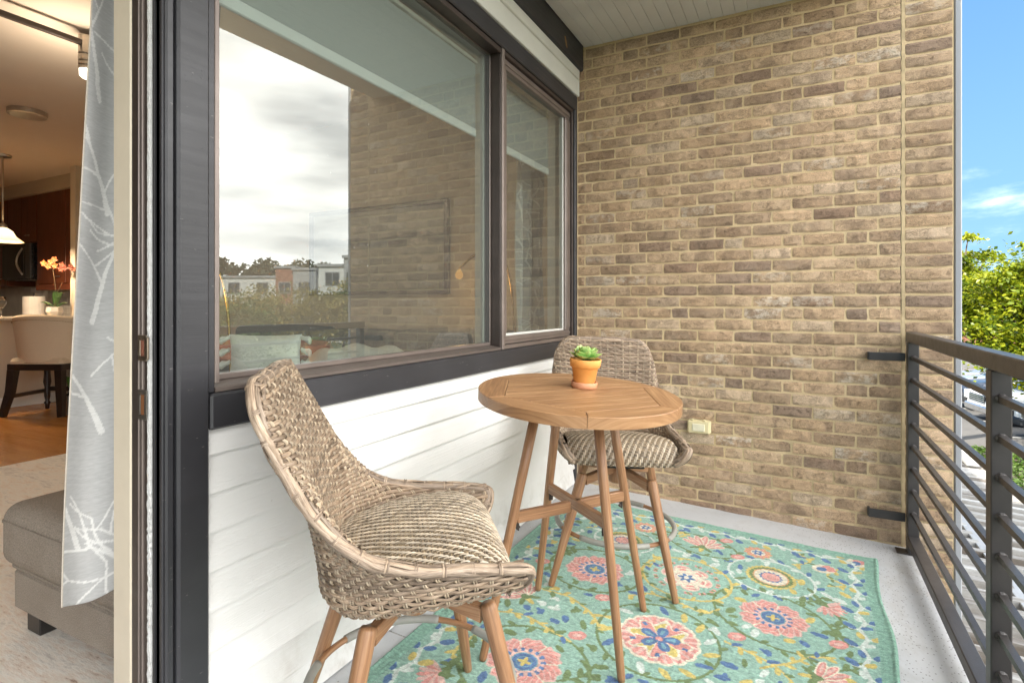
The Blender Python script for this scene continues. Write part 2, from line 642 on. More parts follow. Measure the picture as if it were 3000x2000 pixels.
M['brick'] = brick_shade(t, vec, oi.outputs['Color'], t.math('SUBTRACT', 1.0, oi.outputs['Alpha']))
t = NT('tumbled_brick_joined')
a = t.n('Attribute', attribute_name='bc')
M['brick_stuff'] = brick_shade(t, t.obj(), a.outputs['Color'], 0.12)
t = NT('tan_mortar')
o = t.obj()
g = t.noise(o, 320, 4, 0.7)
lo = t.noise(o, 5.0, 5)
sz = t.n('SeparateXYZ', {0: o})
stain = t.math('MULTIPLY', t.ramp(t.noise(t.map(o, (6, 6, 2.5)), 1.0, 5), [(0.42, (0, 0, 0)), (0.6, (1, 1, 1))]),
               t.n('MapRange', {'Value': sz.outputs[2], 'From Min': 0.9, 'From Max': 0.0, 'To Min': 0.0, 'To Max': 0.5}).outputs[0])
col = t.ramp(lo, [(0.3, (0.60, 0.465, 0.27)), (0.7, (0.71, 0.565, 0.35))])
col = t.mix(stain, col, (0.16, 0.12, 0.07))
col = t.mix(0.6, col, t.ramp(g, [(0.3, (0.7, 0.7, 0.7)), (0.7, (1.2, 1.2, 1.2))]), 'MULTIPLY')
t.bump(g, 0.6, 0.004)
M['mortar'] = t.fin(col, 0.95, Specular_IOR_Level=0.15)


def brick_mesh(L, H, seed, D=0.032):
    """A rough-faced brick, face towards -y, centred on x and z, its back at y=D."""
    r = random.Random(seed)
    nx = max(3, int(L / 0.045) + 1)
    xs = [-L / 2 + L * i / (nx - 1) for i in range(nx)]
    zs = [-H / 2, -H / 2 + 0.012, H / 2 - 0.012, H / 2]
    v, f = [], []
    for j, z in enumerate(zs):
        for i, x in enumerate(xs):
            e = (i in (0, nx - 1)) + (j in (0, 3))
            jx = r.uniform(-0.0022, 0.0022) if e else r.uniform(-.006, .006)
            jz = r.uniform(-0.0018, 0.0018)
            y = (0.0035 if e == 1 else 0.006) + r.uniform(-0.001, 0.0015) if e else r.uniform(-0.0022, 0.0016)
            v.append((x + jx, y, z + jz))
    for j in range(3):
        for i in range(nx - 1):
            q = j * nx + i
            f.append((q, q + 1, q + nx + 1, q + nx))
    per = [i for i in range(nx)] + [j * nx + nx - 1 for j in (1, 2)] + [3 * nx + i for i in range(nx - 1, -1, -1)] + [j * nx for j in (2, 1)]
    n0 = len(v)
    for i in per:
        v.append((v[i][0], D, v[i][2]))
    n = len(per)
    for k in range(n):
        f.append((per[(k + 1) % n], per[k], n0 + k, n0 + (k + 1) % n))
    return v, f


CH = 0.0682
Z_F = 1.1225                 # centre of a Flemish course
bricks = []                  # (xc, zc, length, in pilaster)
LB, LH, J = 0.1925, 0.0925, 0.0107
x_left, x_joint, x_end = -1.306, 0.466, 0.679
row = -19
while True:
    z = Z_F + row * CH
    row += 1
    if z > 3.16:
        break
    if z < floor_z(-1.3) - 0.09 - CH / 2:
        continue
    k = (row - 1) % 6
    pat = {0: 'F', 1: 'A', 2: 'B', 3: 'A', 4: 'B', 5: 'A'}[k]
    x = x_joint
    lens = []
    i = 0
    while x > x_left + 0.02:
        if pat == 'F':
            L = 0.137 if i == 0 else (LH if i % 2 else LB)
        elif pat == 'A':
            L = LH if i == 0 else LB
        else:
            L = LB
        L = min(L, x - x_left)
        if z < CZ - 0.012 or x - L > 0.2:
            bricks.append((x - L / 2, z, L, False))
        x -= L + J
        i += 1
    bricks.append(((0.4865 + x_end) / 2, z, x_end - 0.4865, True))


def pal():
    q = rng.random()
    if q < 0.56:
        c = (0.545, 0.392, 0.258)
    elif q < 0.82:
        c = (0.46, 0.328, 0.22)
    elif q < 0.91:
        c = (0.355, 0.252, 0.183)
    else:
        c = (0.60, 0.465, 0.335)
    k = rng.uniform(0.88, 1.12)
    w = rng.uniform(-0.012, 0.012)
    al = 1.0 - (rng.uniform(0.4, 0.9) if rng.random() < 0.13 else rng.uniform(0, 0.12))
    return ((c[0] + w) * k, c[1] * k, (c[2] - w * 0.5) * k, al)


bcache = {}


def brick_me(L, v):
    key = (round(L, 3), v)
    if key not in bcache:
        vv, ff = brick_mesh(L, CH - J, hash(key) % 99991 if False else int(L * 1e5) + v * 7919)
        m = MB()
        m.add(vv, ff)
        bcache[key] = m.mesh('brick', M['brick'])
    return bcache[key]


def brick_size(b):
    X, Z = b[0] * 0.8873 + BY * 0.4612, -b[0] * 0.4612 + BY * 0.8873
    px, py = 1500 + 1620 * X / Z, 895 - 1620 * (b[1] - EYE) / Z
    s = b[2] / Z
    if not (0 < px < 3000 and -30 < py < 2000):
        s *= 0.2
    if 1640 < px < 2040 and 980 < py < 1420:
        s *= 0.3
    return s


wall = MB()
bx(wall, -1.322, 0.4690, BY + 0.0062, 3.95, -0.35, CZ + 0.3)
wall = wall.obj('brick_wall', M['mortar'], label='tan brick end wall of the balcony behind the far wicker stool', cat='brick wall')
pil = MB()
bx(pil, 0.4835, 0.684, BY + 0.0070, 3.94, -3.2, 3.4)
pil = pil.obj('brick_pilaster', M['mortar'], label='narrow brick pilaster stacked one brick wide beside the railing end', cat='brick pilaster')
jm = MB()
bx(jm, 0.4690, 0.4835, BY + 0.0045, 3.93, -0.35, CZ + 0.2)
jm.obj('expansion_joint', plain('joint_sealant', (0.54, 0.42, 0.25), 0.85, 0, 0.25, 14, 0.5, 90), wall)
cj = MB()                                                       # hairline crack down the joint's left lip
cp = [(0.4665 + rng.uniform(-0.0022, 0.0022), BY + 0.006, z) for z in np.arange(CZ, 1.12, -0.021)]
tube(cj, cp, 0.0013, 4)
cj.obj('joint_crack', M['dark'], wall)

main = sorted([b for b in bricks if not b[3]], key=brick_size, reverse=True)
for b in main[:298]:
    q = link('brick', brick_me(b[2], rng.randrange(8)), wall, loc=(b[0], BY + rng.uniform(-0.0015, 0.001), b[1] + rng.uniform(-0.0015, 0.0015)))
    q.rotation_euler = (0, rng.uniform(-0.006, 0.006), 0)
    q.color = pal()
st, cols = MB(), []
for i, b in enumerate(main[298:]):
    vv, ff = brick_mesh(b[2], CH - J, 3000 + i)
    c = pal()
    st.add(np.array(vv) + np.array((b[0], BY, b[1])), ff)
    cols += [(c[0], c[1], c[2], 1.0)] * len(vv)
me = st.mesh('brick_courses', M['brick_stuff'])
at = me.attributes.new('bc', 'FLOAT_COLOR', 'POINT')
at.data.foreach_set('color', np.array(cols, np.float32).ravel())
link('brick_courses', me, wall, kind='stuff')
for b in bricks:
    if b[3]:
        q = link('brick', brick_me(b[2], rng.randrange(8)), pil, loc=(b[0], BY + rng.uniform(-0.001, 0.001), b[1] + rng.uniform(-0.001, 0.001)))
        q.color = pal()
# the pilaster goes on below the balcony
z = min(b[1] for b in bricks) - CH
while z > -1.9:
    q = link('brick', brick_me(x_end - 0.4865, rng.randrange(8)), pil, loc=((0.4865 + x_end) / 2, BY, z))
    q.color = pal()
    z -= CH

# ---- grey downspout past the wall
r = thing('downspout', 'grey square downspout running down past the outer edge of the brick pilaster', 'downspout', (0.704, 3.50, 0))
mb = MB()
bx(mb, -0.016, 0.014, -0.03, 0.04, -2.9, 3.6, 0.005)
mb.obj('pipe', M['pipe'], r)
for z in (0.80, 0.02, -1.2):
    mb = MB()
    bx(mb, -0.0185, 0.0165, -0.033, 0.043, z, z + 0.008, 0.002)
    mb.obj('strap', M['pipe'], r)

# ---- weatherproof outlet on the brick
t = NT('aged_cream_plastic')
o = t.obj()
M['outlet'] = t.fin(t.ramp(t.noise(o, 9, 4), [(0.3, (0.62, 0.53, 0.30)), (0.7, (0.72, 0.64, 0.40))]), 0.35)
r = thing('outlet_box', 'cream weatherproof outlet cover on the brick behind the far stool', 'outlet', (-0.531, BY, 0.447))
mb = MB()
bx(mb, -0.066, 0.066, -0.034, 0.004, -0.040, 0.040, 0.009)
mb.obj('box', M['outlet'], r)
mb = MB()
bx(mb, -0.061, 0.061, -0.047, -0.035, -0.036, 0.036, 0.011)
mb.obj('lid', M['outlet'], r)
mb = MB()
bx(mb, -0.036, 0.036, -0.053, -0.046, -0.023, 0.022, 0.006)
mb.obj('window_panel', plain('cloudy_plastic', (0.70, 0.66, 0.50), 0.2), r)
for s in (-1, 1):
    mb = MB()
    bx(mb, s * 0.033 - 0.008, s * 0.033 + 0.008, -0.046, -0.028, 0.0375, 0.047, 0.003)
    mb.obj('hinge', M['outlet'], r)

# ---- white lap siding under the windows
t = NT('white_lap_siding_paint')
o = t.obj()
g = t.noise(t.map(o, (40, 1.5, 240)), 1.0, 4, 0.6, 0.6)
big = t.noise(o, 2.5, 4)
col = t.ramp(big, [(0.3, (0.76, 0.765, 0.755)), (0.7, (0.83, 0.83, 0.82))])
sp = t.ramp(t.noise(o, 60, 2), [(0.76, (0, 0, 0)), (0.79, (1, 1, 1))])
col = t.mix(t.math('MULTIPLY', sp, 0.35), col, (0.45, 0.42, 0.38))
t.bump(g, 0.35, 0.003)
sxyz = t.n('SeparateXYZ', {0: o})
spl = t.math('MULTIPLY', t.ramp(t.noise(t.map(o, (1, 14, 9)), 1.0, 6, 0.7), [(0.48, (0, 0, 0)), (0.68, (1, 1, 1))]),
             t.n('MapRange', {'Value': sxyz.outputs[2], 'From Min': 0.30, 'From Max': 0.0, 'To Min': 0.0, 'To Max': 0.5}).outputs[0])
t.set(t.b.inputs['Base Color'], t.mix(spl, col, (0.50, 0.47, 0.42)))
M['siding'] = t.fin(None, 0.5)
sw = MB()
bx(sw, WX - 0.10, WX - 0.012, 0.80, BY - 0.004, -0.02, 0.94)
sw = sw.obj('siding_wall', M['siding'], label='white lap siding wall below the windows behind the near wicker stool', cat='siding wall')
zs = [0.872, 0.795, 0.697, 0.599, 0.500, 0.400, 0.300, 0.200, 0.100, 0.004]
for zt, zb in zip(zs[:-1], zs[1:]):
    mb = MB()
    top, bot = WX - 0.008, WX + 0.008
    ov = 0.012
    y0, y1 = 0.872, BY - 0.055
    v = [(bot - 0.011, y0, zb), (bot, y0, zb), (bot, y0, zb + 0.002), (top, y0, zt + ov - 0.01), (top - 0.008, y0, zt + ov - 0.01),
         (bot - 0.011, y1, zb), (bot, y1, zb), (bot, y1, zb + 0.002), (top, y1, zt + ov - 0.01), (top - 0.008, y1, zt + ov - 0.01)]
    f = [(4, 3, 2, 1, 0), (5, 6, 7, 8, 9)] + [(i, (i + 1) % 5, 5 + (i + 1) % 5, 5 + i) for i in range(5)]
    mb.add(v, f)
    pk = mb.obj('plank', M['siding'], sw)
    mb = MB()                                                   # painted-over nail heads along the lap
    for yn in np.arange(1.02, 3.35, 0.405):
        yn += rng.uniform(-.02, .02)
        zn = zb + 0.028
        mb.add([(bot - 0.0025 + 0.0012, yn + .0035 * math.cos(q), zn + .0035 * math.sin(q)) for q in np.linspace(0, 2 * PI, 7)[:-1]], [tuple(range(6))])
    nh = mb.obj('nail_heads', M['siding'], pk)
    nh['kind'] = 'stuff'
mb = MB()
bx(mb, WX - 0.02, WX + 0.010, BY - 0.052, BY - 0.018, -0.01, 0.856, 0.003)
mb.obj('corner_board', M['black'], sw)
mb = MB()
bx(mb, WX - 0.03, WX + 0.004, BY - 0.0165, BY + 0.004, -0.01, 2.70, 0.002)
mb.obj('corner_caulk', M['cream'], sw)

# ---- facade trim boards
tb = thing('window_trim', 'black painted trim boards framing the balcony windows with a white frieze above', 'window trim')
mb = MB()
bx(mb, WX - 0.05, WX + 0.020, 0.874, BY - 0.02, 0.858, 0.9475, 0.005)
mb.obj('sill_board', M['black'], tb)
mb = MB()
bx(mb, WX - 0.05, WX + 0.018, 0.792, 0.872, -0.03, 2.90, 0.006)
mb.obj('side_board', M['black'], tb)
mb = MB()
bx(mb, WX - 0.05, WX + 0.006, 0.8735, 0.893, 0.9485, 2.46, 0.003)
mb.obj('inner_casing', M['black'], tb)
mb = MB()
bx(mb, WX - 0.05, WX + 0.008, 0.770, 0.790, -0.03, 2.90, 0.004)
mb.obj('jamb_casing', M['black'], tb)
mb = MB()
bx(mb, WX - 0.05, WX + 0.014, 0.874, BY - 0.045, 2.447, 2.541, 0.005)
mb.obj('header_board', M['black'], tb)
mb = MB()
bx(mb, WX - 0.05, WX + 0.012, BY - 0.060, BY - 0.018, 0.949, 2.712, 0.004)
mb.obj('end_board', M['black'], tb)
mb = MB()
bx(mb, WX - 0.05, WX + 0.024, -3.0, BY - 0.040, 2.543, 2.650, 0.003)
bx(mb, WX - 0.05, WX + 0.036, -3.0, BY - 0.040, 2.6515, 2.708, 0.004)
mb.obj('frieze_board', M['trimwhite'], tb)
mb = MB()
bx(mb, WX - 0.04, WX + 0.028, BY - 0.0385, BY - 0.022, 2.543, 2.706, 0.003)
mb.obj('frieze_cap', M['trimwhite'], tb)
mb = MB()
bx(mb, WX - 0.05, WX + 0.050, -3.0, BY - 0.006, 2.711, CZ + 0.02, 0.006)
bm_ = mb.obj('soffit_beam', M['black'], tb)
mb = MB()                                                       # bare wood where the paint has flaked
mb.add([(WX + 0.0512, 3.12 + a * 0.5, 2.772 + b) for a, b in ((0, 0.03), (.02, .012), (.05, -.02), (.09, -.03), (.10, -.02), (.07, .01), (.04, .035))], [(0, 1, 2, 3, 4, 5, 6)])
mb.obj('bare_patch', plain('bare_wood', (0.36, 0.22, 0.10), 0.8), bm_)

# building mass behind the facade, above the windows and to the side of the door
mb = MB()
bx(mb, -11.6, WX - 0.055, -3.2, 12.0, 2.88, 3.5)
bx(mb, -1.52, WX - 0.055, 0.80, BY + 0.4, 2.455, 2.878)
bx(mb, -1.52, WX - 0.055, -3.0, 0.80, 2.46, 2.878)
bx(mb, -1.52, WX - 0.055, -3.0, -1.55, -0.05, 2.459)
bx(mb, -1.52, WX - 0.101, 0.795, 3.95, -0.3, 0.953)
bx(mb, -1.52, WX - 0.055, BY + 0.003, 12.0, 0.954, 2.454)
bx(mb, -1.52, WX - 0.055, 3.951, 12.0, -3.0, 0.953)
mb.obj('building_wall', plain('interior_wall_paint', (0.60, 0.555, 0.48), 0.7, 0, 0.03, 2, 0.04, 200), kind='structure')

# ================================================================== WINDOWS
t = NT('coated_window_glass')
tr = t.n('BsdfTransparent', {'Color': (0.73, 0.80, 0.755)})
gl = t.n('BsdfGlossy', {'Color': (0.95, 1.0, 0.98), 'Roughness': 0.0})
fr = t.n('Fresnel', {'IOR': 1.5})
o = t.obj()
spk = t.n('TexVoronoi', {'Vector': o, 'Scale': 26.0}, feature='F1').outputs['Distance']
spot = t.math('MULTIPLY', t.ramp(spk, [(0.035, (1, 1, 1)), (0.055, (0, 0, 0))]), t.math('GREATER_THAN', t.noise(o, 9.0, 2), 0.56))
df = t.n('BsdfDiffuse', {'Color': (0.75, 0.76, 0.74)})
m1 = t.n('MixShader')
t.set(m1.inputs[0], t.math('ADD', t.math('MULTIPLY', fr.outputs[0], 1.1), 0.15, True))
t.set(m1.inputs[1], tr.outputs[0])
t.set(m1.inputs[2], gl.outputs[0])
m2 = t.n('MixShader')
t.set(m2.inputs[0], t.math('ADD', t.math('MULTIPLY', spot, 0.5), 0.045))
t.set(m2.inputs[1], m1.outputs[0])
t.set(m2.inputs[2], df.outputs[0])
t.set(t.out.inputs[0], m2.outputs[0])
M['glass'] = t.m
M['intwhite'] = plain('white_trim_paint', (0.72, 0.72, 0.68), 0.5, 0, 0.03)


def pane(name, x, y0, y1, z0, z1, parent, skew=0.0):
    mb = MB()
    x2 = x + skew * (y1 - y0)                                   # the sealed unit sits a touch askew in its rebate
    mb.add([(x, y0, z0), (x2, y1, z0), (x2, y1, z1), (x, y0, z1)], [(0, 1, 2, 3)])
    return mb.obj(name, M['glass'], parent)


w1 = thing('picture_window', 'large bronze framed fixed window with a pale roller shade and cloudy sky mirrored in it', 'window')
mb = MB()
y0, y1, z0, z1 = 0.8945, 2.4425, 0.9490, 2.4460
prism(mb, [(-1.402, 0.9495), (-1.3115, 0.9495), (-1.3115, 0.9585), (-1.318, 0.9620), (-1.374, 0.9700), (-1.402, 0.9700)], y0 + 0.001, 2.407, 1)
mb.obj('sill', plain('sill_bronze', (0.115, 0.092, 0.08), 0.5, 0.1, 0.12, 8), w1)
mb = MB()
bx(mb, -1.402, -1.3105, y0, y0 + 0.0125, z0 + 0.0215, z1 - 0.03, 0.002)
mb.obj('jamb', M['bronze'], w1)
mb = MB()
bx(mb, -1.402, -1.3130, y0 + 0.0135, 2.407, z1 - 0.022, z1, 0.002)
bx(mb, -1.318, -1.3085, y0 + 0.0135, 2.407, z1 - 0.030, z1 - 0.0225, 0.002)
mb.obj('head', M['bronze_dark'], w1)
mb = MB()
bx(mb, -1.402, -1.3170, 2.4085, 2.441, z0, z1, 0.002)
mb.obj('mullion', M['bronze_dark'], w1)
mb = MB()
bx(mb, -1.316, -1.3065, 2.411, 2.4205, z0, z1, 0.002)
bx(mb, -1.316, -1.3055, 2.422, 2.436, z0, z1, 0.002)
mb.obj('mullion_cap', M['bronze'], w1)
gy0, gy1, gz0, gz1 = 0.922, 2.400, 0.985, 2.418
for nm, a, b, c, e in (('sash_rail', gy0 - 0.013, gy1 + 0.006, gz0 - 0.0145, gz0), ('sash_rail', gy0 - 0.013, gy1 + 0.006, gz1, gz1 + 0.005),
                       ('sash_stile', gy0 - 0.013, gy0, gz0 + 0.0005, gz1 - 0.0005), ('sash_stile', gy1, gy1 + 0.0068, gz0 + 0.0005, gz1 - 0.0005)):
    mb = MB()
    bx(mb, -1.3995, -1.3715, a, b, c, e, 0.002)
    mb.obj(nm, M['bronze'], w1)
mb = MB()
bx(mb, -1.394, -1.3735, gy1 - 0.004, gy1 - 0.0005, gz0, gz1)
mb.obj('glazing_gasket', M['gasket'], w1)
pane('glass_pane', -1.3985, gy0, gy1 - 0.004, gz0, gz1, w1, 0.0178)
mb = MB()                                                       # painted jamb extension indoors
bx(mb, -1.452, -1.4035, 2.386, 2.470, 0.955, 2.45, 0.002)
mb.obj('inner_post', M['intwhite'], w1)
mb = MB()
bx(mb, -1.455, -1.4035, 0.90, 2.3855, 2.42, 2.4545)
mb.obj('inner_head', M['intwhite'], w1)

w2 = thing('casement_window', 'narrower bronze casement window next to the brick wall with a lowered shade', 'window')
y0, y1 = 2.4445, 3.395
for nm, a, b, c, e, x1 in (('frame_rail', y0, y1, 0.9490, 0.9690, -1.3115), ('frame_rail', y0, y1, 2.425, 2.446, -1.3115),
                           ('frame_stile', y1 - 0.022, y1, 0.9695, 2.4245, -1.3115), ('frame_stile', y0, y0 + 0.007, 0.9695, 2.4245, -1.32)):
    mb = MB()
    bx(mb, -1.402, x1, a, b, c, e, 0.002)
    mb.obj(nm, M['bronze_dark'] if c > 2.0 or nm == 'frame_stile' else M['bronze'], w2)
sx0, sx1 = -1.375, -1.328
gy0, gy1, gz0, gz1 = 2.492, 3.300, 1.012, 2.372
for nm, a, b, c, e in (('sash_rail', y0 + 0.0085, 3.371, 0.9710, gz0), ('sash_rail', y0 + 0.0085, 3.371, gz1, 2.4235),
                       ('sash_stile', y0 + 0.0085, gy0, gz0 + 0.0005, gz1 - 0.0005), ('sash_stile', gy1, 3.371, gz0 + 0.0005, gz1 - 0.0005)):
    mb = MB()
    bx(mb, sx0, sx1, a, b, c, e, 0.003)
    bx(mb, sx1 + 0.0003, sx1 + 0.006, a + 0.006, b - 0.006, c + 0.018, e - 0.018 if e - c > 0.05 else c + 0.03, 0.002)
    mb.obj(nm, M['bronze'], w2)
for a, b, c, e in ((gy0, gy1, gz0, gz0 + 0.012), (gy1 - 0.010, gy1, gz0 + 0.0125, gz1)):
    mb = MB()
    bx(mb, -1.372, -1.343, a, b, c, e, 0.002)
    mb.obj('glazing_bead', M['intwhite'], w2)
pane('glass_pane', -1.357, gy0, gy1 - 0.01, gz0 + 0.012, gz1, w2, 0.012)
mb = MB()
bx(mb, -1.46, -1.4035, 3.31, 3.40, 0.955, 2.45, 0.002)
mb.obj('inner_post', M['intwhite'], w2)

# ---- roller shades
t = NT('roller_shade_fabric')
o = t.obj()
wv = t.noise(t.map(o, (1, 30, 900)), 1.0, 3)
col = t.ramp(wv, [(0.3, (0.36, 0.385, 0.385)), (0.7, (0.43, 0.455, 0.455))])
M['shade'] = t.fin(col, 0.8)
b = t.b
b.inputs['Transmission Weight'].default_value = 0.0
b.inputs['Emission Strength'].default_value = 0.0
for nm, y0, y1, lab in (('roller_shade', 0.93, 2.372, 'pale grey roller shade half lowered behind the large window'),
                        ('roller_shade', 2.485, 3.275, 'roller shade half lowered behind the narrow window by the brick')):
    r = thing(nm, lab, 'roller shade', (-1.440, 0, 0), group='roller shades in the windows')
    mb = MB()
    n = 40
    zz = np.linspace(2.052, 2.372, 12)
    P = np.zeros((12, n, 3))
    P[:, :, 1] = np.linspace(y0, y1, n)[None]
    P[:, :, 2] = zz[:, None]
    P[:, :, 0] = 0.0012 * np.sin(np.linspace(0, 9, n))[None]
    grid(mb, P)
    P2 = P.copy()
    P2[:, :, 0] -= 0.0012
    grid(mb, P2[::-1])
    mb.obj('fabric', M['shade'], r, smooth=True)
    mb = MB()
    bx(mb, -0.007, 0.007, y0, y1, 2.008, 2.050, 0.004)
    mb.obj('hem_bar', plain('shade_hem', (0.86, 0.88, 0.88), 0.6, 0, 0.03), r)
    mb = MB()
    bx(mb, -0.05, 0.012, y0 - 0.004, y1 + 0.004, 2.374, 2.392, 0.003)
    tube(mb, [(-0.026, y0, 2.40), (-0.026, y1, 2.40)], 0.018, 12)
    mb.obj('roller_tube', plain('shade_cassette', (0.62, 0.60, 0.52), 0.5), r)

# ================================================================== DOOR JAMB
dj = thing('door_frame', 'open balcony door frame with bronze jamb and white weather seal next to the curtain', 'door frame')


def jamb(name, x0, x1, yf, m, z0=-0.03, z1=2.459, b=0.002, back=0.786):
    mb = MB()
    bx(mb, x0, x1, yf, back, z0, z1, b)
    return mb.obj(name, m, dj)


jamb('outer_stop', -1.3275, -1.3155, 0.766, M['black'])
jamb('grey_channel', -1.3460, -1.3290, 0.770, M['bronze_dark'])
jamb('gasket', -1.3660, -1.3475, 0.774, M['gasket'])
jamb('channel_lip', -1.3510, -1.3480, 0.7665, M['gasket'])
# the weather seal: a ragged white brush
mb = MB()
zz = np.arange(-0.02, 2.45, 0.008)
for side in (0,):
    v, f = [], []
    for i, z in enumerate(zz):
        w0 = nrs.uniform(-0.0012, 0.0012) * (2.2 if z < 0.75 else 1)
        w1 = nrs.uniform(-0.0015, 0.0015) * (2.2 if z < 0.75 else 1)
        v += [(-1.3765 + w0, 0.767, z), (-1.3675 + w1, 0.7665, z), (-1.3675 + w1, 0.775, z), (-1.3765 + w0, 0.775, z)]
        if i:
            q = 4 * i
            f += [(q - 4, q - 3, q + 1, q), (q - 3, q - 2, q + 2, q + 1), (q - 1, q - 4, q, q + 3)]
    mb.add(v, f)
mb.obj('weather_seal', M['seal'], dj)
jamb('seal_backing', -1.3780, -1.3668, 0.7755, M['dark'])
jamb('jamb_ridge', -1.3920, -1.3790, 0.769, M['bronze_dark'])
jamb('jamb_ridge', -1.3985, -1.3935, 0.765, M['bronze'])
jamb('jamb_ridge', -1.4075, -1.4000, 0.769, M['bronze_dark'])
jamb('jamb_ridge', -1.4135, -1.4085, 0.765, M['bronze'])
jamb('jamb_face', -1.4440, -1.4145, 0.768, M['bronze_dark'])
jamb('inner_jamb', -1.5225, -1.4452, 0.7665, M['cream'], b=0.004)
for zc, hh, m in ((1.067, 0.031, M['brass']), (0.932, 0.036, plain('dull_strike', (0.16, 0.145, 0.125), 0.45, 0.8, 0.3, 30))):
    mb = MB()
    xa, xb = -1.4060, -1.3700
    w = 0.010
    bx(mb, xa, xb, 0.7612, 0.7640, zc + hh - 0.012, zc + hh, 0.001)
    bx(mb, xa, xb, 0.7612, 0.7640, zc - hh, zc - hh + 0.012, 0.001)
    bx(mb, xa, xa + w, 0.7612, 0.7640, zc - hh + 0.0122, zc + hh - 0.0122, 0.001)
    bx(mb, xb - w, xb, 0.7612, 0.7640, zc - hh + 0.0122, zc + hh - 0.0122, 0.001)
    if zc > 1:
        bx(mb, xb + 0.0005, xb + 0.011, 0.758, 0.7632, zc - hh + 0.004, zc + hh - 0.004, 0.002)
    s = mb.obj('strike_plate', m, dj)
    mb = MB()
    bx(mb, xa + w, xb - w, 0.7632, 0.7645, zc - hh + 0.012, zc + hh - 0.012)
    mb.obj('bolt_hole', plain('bare_wood_hole', (0.22, 0.085, 0.03), 0.8) if zc < 1 else M['rust'], s)

# ================================================================== RAILING
r = thing('balcony_railing', 'dark metal balcony railing with flat top rail and slim horizontal bars', 'railing')
rx0, rw = 0.481, 0.050
rz = floor_z(0.5)
top = 1.035
posts = [3.378, 2.020, 0.662, -0.696, -2.05]


def rb(name, x0, x1, y0, y1, z0, z1, b=0.003, p=r):
    mb = MB()
    bx(mb, x0, x1, y0, y1, z0, z1, b)
    return mb.obj(name, M['rail'], p)


for i, y in enumerate(posts):
    p = rb('post', rx0 + 0.001, rx0 + rw - 0.001, y, y + rw, rz + 0.004, top - 0.0515)
    rb('base_plate', rx0 - 0.045, rx0 + rw + 0.02, y - 0.012, y + rw + 0.012, rz - 0.002, rz + 0.0075, 0.002, p)
rb('top_rail', rx0, rx0 + rw, -2.05, 3.434, top - 0.050, top, 0.004)
for a, b in zip(posts[1:], posts[:-1]):
    for k in range(8):
        z = 0.905 - 0.1115 * k
        mb = MB()
        xc, h = rx0 + 0.025, 0.0095
        tube(mb, [(xc, a + rw - 0.001, z), (xc, b + 0.001, z)], h, 4, square=True)
        mb.obj('rail_bar', M['rail'], r)
        if b > 1.5:
            for e, sg in ((a + rw, 1), (b, -1)):
                mb = MB()
                lathe(mb, [(0.0155, 0.0), (0.0125, 0.004), (0.0095, 0.008)], 10)
                for q in range(len(mb.v[0])):
                    x_, y_, z_ = mb.v[0][q]
                    mb.v[0][q] = (xc + x_, e + sg * (z_ + 0.0008), z + y_)
                mb.obj('weld', M['rail'], r)
    rb('bottom_rail', rx0, rx0 + rw, a + rw + 0.0005, b - 0.0005, -0.034, 0.014, 0.003)
for z0, z1 in ((0.884, 0.926), (0.066, 0.110)):
    p = rb('wall_bracket', 0.322, rx0 - 0.001, 3.425, 3.437, z0, z1, 0.002)
    rb('bracket_plate', 0.318, 0.330, 3.4375, BY + 0.004, z0, z1, 0.002, p)
mb = MB()
for k in range(3):
    x_, y_ = 0.508 + k * 0.006, 1.655 + k * 0.009
    mb.add([(x_ - 0.006, y_ - 0.008, top + 0.001), (x_ + 0.008, y_ - 0.004, top + 0.006), (x_ + 0.006, y_ + 0.008, top + 0.0015), (x_ - 0.007, y_ + 0.006, top + 0.005)], [(0, 1, 2, 3)])
mb.obj('dry_leaf', plain('dry_leaf', (0.42, 0.24, 0.10), 0.8), label='small dry leaf lying on the flat top rail', cat='leaf')
mb = MB()
xz = 0.19
mb.add([(xz - 0.02, 2.010, floor_z(xz) + 0.002), (xz + 0.003, 1.995, floor_z(xz) + 0.009), (xz + 0.018, 2.012, floor_z(xz) + 0.003), (xz + 0.004, 2.022, floor_z(xz) + 0.011), (xz - 0.012, 2.025, floor_z(xz) + 0.003)], [(0, 1, 3, 4), (1, 2, 3)])
mb.obj('dry_leaf', plain('pale_dry_leaf', (0.50, 0.45, 0.33), 0.8), label='pale crumpled dry leaf on the grey floor beside the rug', cat='leaf')

# ================================================================== WICKER STOOLS


def wicker(name, c1, c2, c3, hi):
    t = NT(name)
    a = t.attr()
    s = t.n('SeparateXYZ', {0: a})
    vec = t.n('VectorMath', {0: a, 1: (28.0, 420.0, 71.0)}, operation='MULTIPLY').outputs[0]
    g = t.noise(vec, 1.0, 4, 0.65, 0.3)
    big = t.noise(t.n('VectorMath', {0: a, 1: (11.0, 20.0, 53.0)}, operation='MULTIPLY').outputs[0], 1.0, 3, 0.6)
    f = t.math('ADD', t.math('MULTIPLY', g, 0.6), t.math('MULTIPLY', big, 0.4))
    col = t.ramp(f, [(0.36, c1), (0.46, c2), (0.56, c3), (0.68, hi)])
    rnd = t.math('FRACT', t.math('MULTIPLY', s.outputs[2], 7.31))
    col = t.mix(1.0, col, t.ramp(rnd, [(0.0, (0.66, 0.65, 0.64)), (0.5, (1.0, 1.0, 1.0)), (1.0, (1.30, 1.27, 1.22))]), 'MULTIPLY')
    t.bump(g, 0.6, 0.0015)
    return t.fin(col, 0.5)


